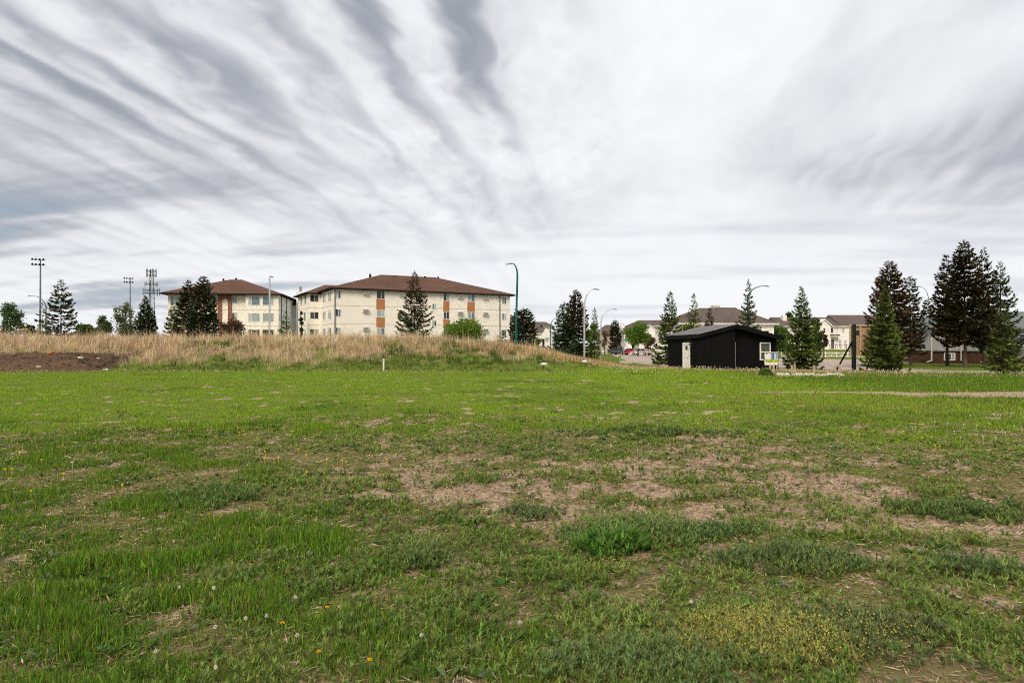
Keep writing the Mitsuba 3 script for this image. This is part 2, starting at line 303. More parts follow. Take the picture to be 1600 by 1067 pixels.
# ---------------------------------------------------------------- buildings
PANE = {'dark': (0.012, 0.014, 0.018), 'sky': (0.12, 0.19, 0.25), 'blind': (0.40, 0.47, 0.49), 'curtain': (0.34, 0.40, 0.40), 'dim': (0.05, 0.065, 0.075)}
class Building:
    """local x runs along the front from its left end, y back into the building, z up from the floor"""
    def __init__(self, name, x, y, z, yaw, label, cat, group=None):
        self.k, self.M, self.x, self.y, self.z, self.yaw = thing(name, label, cat, group), frame(x, y, z, yaw), x, y, z, yaw
    def mb(self): return MB(self.M)
    def part(self, name, m, bsdf, color=None, parent=None, **kw): return obj(name, m, bsdf, parent or self.k, color, **kw)
    def s(self, px, t=0.0):
        """distance along the front (at depth t) of a point seen in column px"""
        c, s = math.cos(self.yaw), math.sin(self.yaw); k = (px - 800) / F
        x0, y0 = self.x - s * t, self.y + c * t
        return (k * y0 - x0) / (c - k * s)
    def h(self, py, s, t=0.0):
        c, sn = math.cos(self.yaw), math.sin(self.yaw)
        return Z(py, self.y + sn * s + c * t) - self.z
    def window(self, s0, s1, z0, z1, panes=('dark', 'dim'), split=None, t=0.0, side=None, fr=0.07, color=WHITE):
        """a framed window on the front (or on the side wall at local x = side[0], facing side[1])"""
        def put(m, a0, a1, b0, b1, d0, d1):
            if side is None: m.box(a0, a1, t - d1, t - d0, b0, b1)
            else: m.box(*sorted((side[0] + side[1] * d0, side[0] + side[1] * d1)), a0, a1, b0, b1)
        m = self.mb()
        put(m, s0, s1, z0, z0 + fr, -.02, .06); put(m, s0, s1, z1 - fr, z1, -.02, .06); put(m, s0, s0 + fr, z0 + fr, z1 - fr, -.02, .06); put(m, s1 - fr, s1, z0 + fr, z1 - fr, -.02, .06)
        split = split or [k / len(panes) for k in range(1, len(panes))]
        e = [s0 + fr] + [s0 + (s1 - s0) * k for k in split] + [s1 - fr]
        for x in e[1:-1]: put(m, x - fr * .45, x + fr * .45, z0 + fr, z1 - fr, -.02, .055)
        w = self.part('window', m, 'vc_satin', color)
        for a, b, p in zip(e[:-1], e[1:], panes):
            q = self.mb(); put(q, a, b, z0 + fr, z1 - fr, -.015, .02); obj('pane', q, 'vc_glass', w, PANE[p])
        return w
    def hip(self, s0, s1, t0, t1, z, rise, bsdf, over=0.7, name='roof', ridge=None, fascia=DARK, gable=False, thick=0.22, run=None):
        a0, a1, b0, b1 = s0 - over, s1 + over, t0 - over, t1 + over
        if ridge is None:
            d = 0 if gable else (run if run is not None else (b1 - b0) / 2); ridge = (a0 + d, a1 - d)
        bm = (b0 + b1) / 2
        m = self.mb()
        v = [(a0, b0, z), (a1, b0, z), (a1, b1, z), (a0, b1, z), (ridge[0], bm, z + rise), (ridge[1], bm, z + rise)]
        m.add(v, [[0, 1, 5], [0, 5, 4], [2, 3, 4], [2, 4, 5], [1, 2, 5], [3, 0, 4]])
        r = self.part(name, m, bsdf)
        m = self.mb(); m.box(a0, a1, b0, b1, z - thick, z - 0.01); obj('fascia', m, 'vc_matte', r, fascia)
        return r
    def downspout(self, s, z0, z1, t=0.0, color=DARK, w=.10): self.part('downspout', self.mb().box(s - w / 2, s + w / 2, t - .12, t - .003, z0, z1), 'vc_matte', color)

# --- right apartment block
yawB = math.atan2(.465, .885)
B = Building('apartment_building', -26.8, 102.6, 2.45, yawB, 'long three storey cream apartment block with brown hip roof and orange window panels', 'building')
LB, DB, HB, ST = 29.9, 17.0, 8.15, 2.75
m = B.mb(); m.box(0, LB, 0, DB, -1.5, HB - 0.215); m.box(-2.0, 0.5, 8.9, DB + .5, -1.5, HB - 0.42); B.part('wall', m, 'stucco_cream')
B.hip(0, LB, 0, DB, HB, 3.25, 'roof_brown', ridge=(9.9, 19.6))
B.hip(-2.0, 6, 8.9, DB + .5, HB - .2, 1.75, 'roof_brown', ridge=(1.6, 4))
m = B.mb()
for z in (ST, 2 * ST): m.box(0.002, LB - .002, -.012, .02, z - .04, z + .04); m.box(-.012, .02, 0.003, 8.897, z - .04, z + .04); m.box(-2.012, -1.98, 8.91, DB + .45, z - .04, z + .04); m.box(-1.985, -.02, 8.888, 8.92, z - .04, z + .04)
B.part('storey_joint', m, 'vc_matte', (0.46, 0.43, 0.37))
m = B.mb(); m.box(.003, LB - .003, -.03, .02, -1.4, .12); B.part('foundation', m, 'vc_matte', (0.36, 0.34, 0.31))
sB = lambda z3: B.s(460 + z3 / 4.4444)
mixes = [('dim', 'sky'), ('dark', 'blind'), ('blind', 'sky'), ('dark', 'curtain'), ('dark', 'dark'), ('curtain', 'sky'), ('dim', 'dark'), ('curtain', 'blind')]
n = 0
for a, b in ((568, 627), (1033, 1075), (1200, 1252)):
    s0, s1 = sB(a), sB(b)
    for fl in range(3):
        z0 = fl * ST + (1.05 if fl < 2 else 1.2)
        m = B.mb(); m.box(s0, s1, -.045, .02, max(fl * ST - 1.0 + (0.45 if fl else 0.9), -.2), z0 - .003); B.part('orange_panel', m, 'orange_panel')
        B.window(s0, s1, z0, z0 + (1.2 if fl < 2 else 1.28), mixes[(n * 5 + 2) % 8], [0.56], t=-.02); n += 1
for fl, p in enumerate((('dim', 'curtain'), ('dark', 'sky'), ('blind', 'dim'))): B.window(sB(283), sB(322), fl * ST + 1.05, fl * ST + 2.2, p)
for fl, p in enumerate((('dim', 'dark'), ('sky', 'blind'), ('sky', 'dim'))): B.window(sB(1440), sB(1471), fl * ST + 1.05, fl * ST + 2.2, p)
for zc, p in ((2.55, ('curtain', 'dark')), (5.25, ('sky', 'blind'))): B.window(sB(955), sB(985), zc, zc + 1.0, p)
for a in (473, 724, 1132, 1307):
    for fl in range(3):
        s0 = sB(a); z0 = fl * ST + 1.75
        u = B.part('air_conditioner', B.mb().box(s0, s0 + .85, -.42, .01, z0, z0 + .55), 'vc_matte', (0.58, 0.57, 0.54))
        obj('grille', B.mb().box(s0 + .07, s0 + .78, -.44, -.424, z0 + .07, z0 + .42), 'vc_matte', u, (0.26, 0.26, 0.25))
for fl, p in enumerate((('dark', 'curtain'), ('dim', 'dark'), ('dark', 'dim'))):      # the stepped left end
    B.window(-1.75, -.35, fl * ST + 1.0, fl * ST + 2.15, p, t=8.9)
    for a, b in ((1.3, 3.6), (5.2, 7.4)): B.window(a, b, fl * ST + .75, fl * ST + 2.25, ('blind', 'curtain') if fl else ('dim', 'curtain'), side=(0, -1))
    for a, b in ((10.2, 12.3), (13.6, 15.6)): B.window(a, b, fl * ST + .75, fl * ST + 2.25, (('curtain', 'blind'), ('curtain', 'dim'), ('dim', 'blind'))[fl], side=(-2.0, -1))
B.downspout(.18, -.3, HB - .22); B.downspout(sB(1426), -.3, HB - .22)
r = 'roof_vent'
for s, t, h in ((8.2, 9.2, .75), (13, 4, .3), (17.5, 8, .35), (20.5, 9.4, .4)):
    zz = HB + 3.25 * min(1, (t + .7) / 9.2, max(.1, (s + .7) / 10.6)) - .15
    B.part(r, B.mb().tube([[s, t, zz], [s, t, zz + h]], .18, 8), 'vc_matte', DARK)

# --- left apartment block
yawA = math.atan2(.14, .99)
A = Building('apartment_building', -57.0, 112.4, 2.45, yawA, 'cream apartment block at left with a brick arch panel and white chimney', 'building')
LA = A.s(435)
sb = A.s(383.6)
m = A.mb(); m.box(0, sb + .3, .9, 17, -1.5, HB - .215); m.box(sb, LA, 0, 17.0, -1.5, HB - .22); A.part('wall', m, 'stucco_cream')
m = A.mb(); m.box(LA - 2.2, LA + 7.5, 13.3, 24, -1.5, HB - .9); A.part('link_wing', m, 'stucco_cream')
A.hip(LA - 2.0, LA + 7.5, 13.3, 24, HB - .7, 1.2, 'roof_brown', over=.35, name='wing_roof', run=2, thick=.35)
A.hip(0, LA, 0, 17.0, HB, 3.15, 'roof_brown', over=.75, ridge=(7.9, 9.9))
m = A.mb()
for z in (ST, 2 * ST):
    m.box(.003, sb - .003, .888, .93, z - .04, z + .04); m.box(sb + .003, LA - .003, -.012, .02, z - .04, z + .04); m.box(LA - .02, LA + .012, .003, 13.29, z - .04, z + .04); m.box(LA + .02, LA + 7.4, 13.288, 13.33, z - .55, z - .5)
A.part('storey_joint', m, 'vc_matte', (0.46, 0.43, 0.37))
sA = lambda z2, t=.9: A.s(240 + z2 / 5.927, t)
a0, a1 = sA(597), sA(722); c0, c1 = sA(630), sA(690); zt = 7.35
arch = Polygon([(c0, -1), (c1, -1), (c1, zt - (c1 - c0) / 2)] + [((c0 + c1) / 2 + (c1 - c0) / 2 * math.cos(t), zt - (c1 - c0) / 2 + (c1 - c0) / 2 * math.sin(t)) for t in np.linspace(.15, math.pi - .15, 12)] + [(c0, zt - (c1 - c0) / 2)])
m = A.mb(); m.extrude(Polygon([(a0, -1), (a1, -1), (a1, HB - .23), (a0, HB - .23)]).difference(arch), .70, .92); A.part('brick_surround', m, 'brick')
for fl, p in enumerate((('dim', 'curtain'), ('dim', 'curtain'), ('sky', 'sky'))): A.window(sA(723), sA(773), fl * ST + 1.1, fl * ST + 2.3, p, t=.9)
for fl, p in enumerate((('dark', 'curtain'), ('curtain', 'dim'), ('dark', 'curtain'))): A.window(sA(547), sA(594), fl * ST + 1.1, fl * ST + 2.3, p, t=.9)
for fl, p in enumerate((('dark', 'dark'), ('sky', 'blind'), ('sky', 'blind'))): A.window(sA(152), sA(262), fl * ST + .75, fl * ST + 2.3, p, [.25], t=.9)
for fl, (p, q) in enumerate(((('dark', 'dark'), ('dark', 'dark')), (('blind', 'curtain'), ('curtain', 'curtain')), (('blind', 'sky'), ('sky', 'blind')))):
    A.window(sA(874, 0), sA(985, 0), fl * ST + .72, fl * ST + 2.2, p, [.30]); A.window(sA(1007, 0), sA(1115, 0), fl * ST + .72, fl * ST + 2.2, q, [.68])
    A.window(3.0, 4.2, fl * ST + .9, fl * ST + 2.1, ('blind', 'curtain'), side=(LA, 1)); A.window(.5, 1.6, fl * ST + .9, fl * ST + 2.1, ('sky', 'blind'), side=(LA, 1))
A.downspout(sb - .08, -.3, HB - .22, .9, (0.10, 0.05, 0.04)); 
A.part('downspout', A.mb().box(LA + .003, LA + .11, 2.1, 2.22, -.3, HB - .22), 'vc_matte', DARK); A.part('downspout', A.mb().box(LA + .003, LA + .11, 7.0, 7.12, -.3, HB - .22), 'vc_matte', (0.10, 0.05, 0.04))
c = A.part('chimney', A.mb().box(LA + .9, LA + 2.3, 11.6, 12.9, -1.0, 9.5), 'stucco_white')
obj('flue', A.mb().tube([[LA + 1.6, 12.2, 9.5], [LA + 1.6, 12.2, 10.5]], .24, 10), 'vc_metal', c, (0.35, 0.36, 0.38))
for s, t in ((7.0, 7.6), (8.7, 9.4), (5.6, 1.6)): 
    zz = HB + 3.15 * min(1, (t + .75) / 9.2) - .2
    A.part('roof_vent', A.mb().tube([[s, t, zz], [s, t, zz + .55]], .17, 8), 'vc_matte', DARK)

# --- black shed
yawS = 0.088
S = Building('shed', 15.25, 55.4, -.32, yawS, 'black board clad shed with a lopsided gable roof and white side door', 'shed')
W1, W2, DS, EV, RG = 2.95, 7.0, 8.2, 2.98, 3.72      # width of the forward half, full width, depth, eave and ridge heights
front = [(0, 0), (W1, 0), (W1, EV + (RG - EV) * .98), (0, EV)]
m = S.mb(); m.extrude(front, 0.0, DS); S.part('wall', m, 'black_siding', label='forward half of the shed wall, black boards')
m = S.mb(); m.extrude([(W1 - .3, 0), (W2, 0), (W2, EV - .30), (W1 + .55, RG - .28), (W1 - .3, RG - .28)], 1.15, DS - .02); S.part('wall', m, 'black_siding', label='set back half of the shed wall')
m = S.mb()
for k in range(1, 15):
    x = k * W1 / 15; m.box(x - .02, x + .02, -.028, -.001, .05, EV + (RG - EV) * x / W1 - .12)
for k in range(1, 20):
    x = W1 + .15 + k * (W2 - W1 - .2) / 20; top = np.interp(x, [W1 + .55, W2], [RG - .45, EV - .45])
    if not (5.52 < x < 6.52): m.box(x - .02, x + .02, 1.122, 1.149, .05, top)
    else: m.box(x - .02, x + .02, 1.122, 1.149, .05, .82); m.box(x - .02, x + .02, 1.122, 1.149, 2.38, top)
for k in range(1, 40):
    y = k * DS / 40
    if not (2.2 < y < 4.1): m.box(-.028, -.001, y - .02, y + .02, .05, EV - .12)
S.part('batten', m, 'black_siding', kind='stuff')
m = S.mb(); m.extrude([(-.16, EV - .05), (W1 + .12, RG + .04), (W1 + .12, RG + .13), (-.16, EV + .05)], -.25, DS + .35); r1 = S.part('roof', m, 'black_roof', label='grey sheen metal roof slope on the left')
m = S.mb(); m.extrude([(-.20, EV - .30), (W1 + .14, RG - .20), (W1 + .14, RG + .12), (-.20, EV + .03)], -.30, -.255); m.box(-.22, -.165, -.25, DS + .35, EV - .30, EV + .035); obj('fascia', m, 'black_siding', r1)
m = S.mb(); m.extrude([(W1 + .02, RG - .06), (W1 + .6, RG - .05), (W2 + .28, EV - .28), (W2 + .28, EV - .18), (W1 + .6, RG + .05), (W1 + .02, RG + .03)], .42, DS + .35); r2 = S.part('roof', m, 'black_roof')
m = S.mb(); m.extrude([(W1 + .145, RG - .30), (W1 + .6, RG - .30), (W2 + .30, EV - .50), (W2 + .30, EV - .17), (W1 + .6, RG + .06), (W1 + .145, RG + .04)], .37, .415); obj('fascia', m, 'black_siding', r2)
m = S.mb()
for k in range(1, 18):
    y = -.25 + k * .48; m.bar([-.15, y, EV + .065], [W1 + .1, y, RG + .145], .03, .035)
obj('seam', m, 'black_roof', r1, kind='stuff')
m = S.mb(); m.box(-.06, -.002, 2.3, 4.0, .06, 2.36); d = S.part('door', m, 'vc_satin', (0.86, 0.86, 0.86), label='white door with a small window in the shed side')
m = S.mb(); m.box(-.085, -.062, 3.72, 4.0, .06, 2.36); m.box(-.085, -.062, 2.3, 2.55, .06, 2.36); m.box(-.085, -.062, 2.55, 3.72, 2.12, 2.36); obj('frame', m, 'vc_satin', d, WHITE)
obj('pane', S.mb().box(-.068, -.06, 2.72, 3.3, 1.72, 2.05), 'vc_glass', d, PANE['dim'])
obj('handle', S.mb().box(-.12, -.062, 2.62, 2.68, 1.02, 1.1), 'vc_metal', d, (.3, .3, .3))
m = S.mb(); m.tube([[-.02, 1.85, 2.25], [-.22, 1.85, 2.3], [-.22, 1.85, 2.1]], .06, 8); S.part('wall_lamp', m, 'vc_satin', (0.12, 0.12, 0.13))
S.part('corner_trim', S.mb().box(W1 - .01, W1 + .035, -.03, .03, .03, 2.36), 'vc_satin', (0.20, 0.19, 0.19))
S.part('doorstep', S.mb().box(W1 + .02, W1 + 1.15, .1, 1.1, -.1, .09), 'timber')
w = S.window(5.55, 6.5, .85, 2.35, ('dim',), t=1.15, fr=.10)
m = S.mb(); m.box(5.65, 6.4, 1.085, 1.13, 1.50, 1.60); obj('rail', m, 'vc_satin', w, WHITE)
m = S.mb()
for k in range(6): m.box(5.66, 6.39, 1.115, 1.128, 1.66 + k * .1, 1.69 + k * .1)
for k in range(5): m.box(5.66, 6.39, 1.115, 1.128, .97 + k * .1, 1.0 + k * .1)
obj('blind', m, 'vc_satin', w, (0.16, 0.20, 0.19), kind='stuff')

# --- bungalow at right, under the big spruces
H = Building('bungalow', 53.4, 87.0, -.33, 0.06, 'grey sided bungalow on a brick base under the big spruces', 'house')
m = H.mb(); m.box(0, 30, .12, 11, 1.55, 4.32); H.part('wall', m, 'stucco_grey')
m = H.mb()
for k in range(12): m.box(-.012, 30.01, .10, .119, 1.57 + k * .22, 1.575 + k * .22 + .012)
H.part('siding_line', m, 'vc_matte', (0.22, 0.22, 0.23), kind='stuff')
m = H.mb(); m.box(0.05, 30, .25, 11, -.6, 1.42); H.part('brick_base', m, 'brick_brown')
m = H.mb(); m.box(-.02, 30, .0, .3, 1.42, 1.58); H.part('band', m, 'vc_matte', (0.17, 0.18, 0.20))
rf = H.hip(0, 30, 0, 11, 4.5, 2.35, 'roof_grey', over=.85, thick=.2, fascia=(0.30, 0.31, 0.32), run=8.5)
H.window(1.85, 3.35, .28, 1.28, ('dim', 'curtain'), [.65], t=.25, fr=.12)
H.window(6.6, 9.4, 2.2, 3.6, ('dark', 'dim'), t=.12); H.window(8.3, 9.6, .3, 1.25, ('dark', 'dim'), t=.25); H.window(10.6, 13, 2.2, 3.7, ('dim', 'dark'), t=.12); H.window(14.2, 16.2, 1.9, 3.7, ('dark', 'curtain'), t=.12)
for s in (.05, 3.95, 7.1): 
    H.part('downspout', H.mb().box(s - .06, s + .06, -.06, .06, .25, 4.2), 'vc_matte', OFFW)
for s in (.05, 7.1): H.part('splash_spout', H.mb().bar([s, -.05, .3], [s - 1.1, -.75, .12], .13, .09), 'vc_matte', WHITE)
H.part('entry_door', H.mb().box(11.6, 12.6, .05, .14, .2, 2.1), 'vc_satin', (0.16, 0.15, 0.15))

# --- white townhouses across the street
def townhouse_windows(b, lst, t=0.0):
    for s0, s1, z0, z1, p in lst: b.window(s0, s1, z0, z1, p, t=t)
Wt = Building('townhouse', X(1222, 157), 157, 1.2, 0.02, 'white two storey townhouse with front gable behind the white fence', 'house')
LW = Wt.s(1372); 
g0, g1 = Wt.s(1274), Wt.s(1294.5)
m = Wt.mb(); m.box(0, LW, 0, 11, -1, 5.2); m.box(g0, g1, -1.2, .5, -1, 5.2); Wt.part('wall', m, 'stucco_white')
Wt.hip(0, Wt.s(1316), 0, 11, 5.35, 2.25, 'roof_taupe', over=.5, fascia=OFFW, gable=True); Wt.hip(Wt.s(1316), LW + 4, 0, 11.3, 5.4, 2.75, 'roof_taupe', over=.5, fascia=OFFW, gable=True)
gm = (g0 + g1) / 2
m = Wt.mb(); m.extrude([(g0 - .02, 5.2), (g1 + .02, 5.2), (gm, 6.6)], -1.19, 3); Wt.part('gable', m, 'stucco_white')
m = Wt.mb(); m.extrude([(g0 - .5, 5.0), (gm, 6.72), (g1 + .5, 5.0), (g1 + .5, 5.25), (gm, 6.98), (g0 - .5, 5.25)], -1.5, 2.6); Wt.part('gable_trim', m, 'vc_matte', WHITE)
wz = lambda y: Wt.h(y, 10)
W_ = lambda z: Wt.s(1220 + z / 8.894)
townhouse_windows(Wt, [(W_(692), W_(730), wz(480 + 355 / 8.894), wz(480 + 290 / 8.894), ('dim',)), (W_(852), W_(883), wz(480 + 355 / 8.894), wz(480 + 290 / 8.894), ('curtain',)), (W_(665), W_(697), wz(536.3), wz(532), ('dim',)),
    (W_(803), W_(845), .15, 2.2, ('blind', 'blind')), (W_(875), W_(915), .15, 2.2, ('blind', 'blind'))])
Wt.window(W_(552), W_(585), wz(520), wz(512.5), ('dim',), t=-1.2)
Wt.part('door', Wt.mb().box(W_(700), W_(738), -.06, .01, .1, 2.3), 'vc_satin', (0.10, 0.11, 0.12))
pr = Wt.part('porch_roof', Wt.mb().extrude([(W_(645), 3.1), (W_(782), 3.1), (W_(775), 3.4), (W_(652), 3.4)], -1.5, 0), 'roof_taupe'); obj('beam', Wt.mb().box(W_(647), W_(780), -1.48, -.02, 2.86, 3.09), 'vc_matte', pr, OFFW)
dk = Wt.part('deck', Wt.mb().box(W_(520), LW, -3.0, -.02, -.35, -.02), 'timber')
m = Wt.mb(); m.box(W_(520), LW, -3.0, -2.92, 1.0, 1.09)
for k in range(12): s = W_(520) + k * (LW - W_(520)) / 11; m.box(s - .05, s + .05, -3.0, -2.9, 0, 1.0)
obj('railing', m, 'vc_matte', dk, (0.16, 0.10, 0.08))
m = Wt.mb(); m.box(W_(520) + .1, LW, -2.95, -2.9, 0, .98)
Wt.part('chimney', Wt.mb().box(W_(108), W_(160), 3, 4.4, 5, 8.0), 'stucco_white')
for s in (W_(785), W_(962)): Wt.downspout(s, 0, 5.1, color=OFFW)

E = Building('townhouse', X(1056, 126), 122, -.2, 0.10, 'white townhouse with broad brown hip roof rising behind the black shed', 'house')
LE = E.s(1209.5)
m = E.mb(); m.box(0, LE, 0, 14, -1, 6.0); E.part('wall', m, 'stucco_white')
E.hip(0, LE, 0, 14, 6.2, 3.1, 'roof_taupe', over=.7, fascia=OFFW, thick=.3, ridge=(E.s(1093, 7), E.s(1150, 7)))
E.part('roof_ridge', E.mb().bar([E.s(1118, 7), 7.0, 9.36], [E.s(1150, 7), 7.0, 9.36], .35, .12), 'vc_matte', (0.3, 0.28, 0.27))
E.part('chimney', E.mb().box(E.s(1113, 9), E.s(1124, 9), 8.6, 9.6, 7.5, 9.9), 'vc_matte', (0.55, 0.52, 0.5))
for k in range(5): s = LE * (k + .5) / 5; E.window(s - .8, s + .8, 3.6, 4.9, mixes[k], t=0)
E.downspout(LE - .8, 0, 5.9, color=OFFW)

D = Building('townhouse', X(975, 178), 178, 0.0, 0.0, 'white townhouse with square white chimney behind the three parked cars', 'house')
LD = D.s(1062); m = D.mb(); m.box(0, LD, 0, 13, -1, 6.1); D.part('wall', m, 'stucco_white')
D.hip(0, LD, 0, 13, 6.3, 2.7, 'roof_taupe', over=.7, fascia=OFFW, thick=.3, ridge=(D.s(999, 6), LD - 2))
D.part('chimney', D.mb().box(D.s(970.5, 1), D.s(976, 1), 1.0, 2.2, 5, 8.1), 'stucco_white')
g0, g1 = D.s(1004), D.s(1023); gm = (g0 + g1) / 2
D.part('gable', D.mb().extrude([(g0, 0), (g1, 0), (g1, 6.0), (gm, 7.3), (g0, 6.0)], -1, 3), 'stucco_white')
D.part('gable_trim', D.mb().extrude([(g0 - .4, 5.75), (gm, 7.35), (g1 + .4, 5.75), (g1 + .4, 6.0), (gm, 7.62), (g0 - .4, 6.0)], -1.3, 3), 'vc_matte', WHITE)
for s in (2.0, 6.2, 12.5): D.window(s, s + 1.5, 3.9, 5.2, ('dim', 'curtain')); D.window(s, s + 1.5, 1.0, 2.4, ('dark', 'curtain'))
D.window(gm - .6, gm + .6, 3.9, 5.0, ('dim', 'curtain'), t=-1)

C = Building('townhouse', X(938, 205), 205, 0.2, 0.0, 'distant tan townhouse with brown roof left of the square chimney', 'house')
LC = C.s(974); m = C.mb(); m.box(0, LC, 0, 12, -1, 5.6); C.part('wall', m, 'vc_matte', (0.40, 0.36, 0.31)); C.hip(0, LC, 0, 12, 5.8, 2.6, 'roof_taupe', over=.6, fascia=(.3, .28, .26), run=3)
for s in (.8, 3.4, 5.3): C.window(s, s + 1.3, 3.4, 4.7, ('dim', 'blind')); C.window(s, s + 1.3, .8, 2.0, ('dark', 'curtain'))
V = Building('townhouse', X(829, 185), 185, 0.3, 0.05, 'far white gabled house seen between the dark spruces', 'house')
LV = V.s(863); m = V.mb(); m.box(0, LV, 0, 12, -1, 5.0); V.part('wall', m, 'stucco_white'); V.hip(0, LV, 0, 12, 5.2, 2.4, 'roof_taupe', over=.5, fascia=OFFW, run=4)
V.part('gable', V.mb().extrude([(3.0, 0), (LV - .3, 0), (LV - .3, 4.9), (LV / 2 + 1.3, 6.5), (3.0, 4.9)], -1, 4), 'stucco_white'); V.window(1, 2.2, 3.0, 4.2, ('dim',)); V.window(3.8, 4.9, 2.8, 4.1, ('curtain',), t=-1); V.window(1, 2.2, .6, 1.9, ('curtain',))
V2 = Building('townhouse', X(822, 230), 230, 0.5, 0.0, 'farthest pale house with shallow roof left of the green lamp arm', 'house')
m = V2.mb(); m.box(0, 9, 0, 12, -1, 8.0); V2.part('wall', m, 'stucco_white'); V2.hip(0, 9, 0, 12, 8.2, 1.8, 'roof_taupe', over=.8, fascia=(.4, .38, .36), run=3); V2.window(2, 6, 6.0, 7.2, ('sky', 'dim'))
U = Building('low_building', X(24, 215), 215, 2.4, 0.0, 'low white building with tan roof box at the far left', 'building')
m = U.mb(); m.box(0, 4.6, 0, 10, -1, 3.6); U.part('wall', m, 'stucco_white'); m = U.mb(); m.box(-.3, 4.9, -.6, 10, 3.6, 4.6); U.part('parapet', m, 'vc_matte', (0.10, 0.11, 0.14)); U.part('roof_box', U.mb().box(.4, 2.6, 1, 5, 4.6, 5.9), 'vc_matte', (0.52, 0.36, 0.20)); U.part('roof_box', U.mb().box(2.6, 4.4, 1, 5, 4.6, 5.1), 'vc_matte', (0.50, 0.35, 0.20))
for s in (.6, 1.9, 3.2): U.window(s, s + .8, 1.0, 2.8, ('dim',))

# ---------------------------------------------------------------- trees
def kites(P, D, L, W, rng, nrm=None):
    """flat kite-shaped sprays (2 triangles): base P, direction D, length L, width W"""
    n = len(P)
    r = rng.normal(size=(n, 3)) if nrm is None else nrm
    S = np.cross(D, r); S /= np.linalg.norm(S, axis=1, keepdims=True) + 1e-9
    L, W = np.broadcast_to(L, n)[:, None], np.broadcast_to(W, n)[:, None]
    v = np.stack([P, P + D * L * .45 + S * W * .5, P + D * L, P + D * L * .45 - S * W * .5], 1).reshape(-1, 3)
    b = np.arange(n)[:, None] * 4
    return v, np.vstack([b + [0, 1, 2], b + [0, 2, 3]])
def unit(a): return a / (np.linalg.norm(a, axis=-1, keepdims=True) + 1e-9)
def trunk(h, r, rng, lean=0.0, top=.05, n=9):
    t = np.linspace(0, 1, n); w = rng.normal(size=2) * lean
    pts = np.stack([w[0] * t ** 2 * h, w[1] * t ** 2 * h, t * h - .25 * (1 - t)], 1)
    m = MB(); m.tube(pts, r * (1 - t * (1 - top)) * (1 + .5 * np.exp(-t * 18)), 9)
    return m
GREEN, BLUEG, BROWN, LIGHTG, RUST, DEEP = (0.058, 0.090, 0.026), (0.066, 0.105, 0.066), (0.072, 0.053, 0.031), (0.145, 0.190, 0.046), (0.092, 0.058, 0.032), (0.029, 0.043, 0.019)
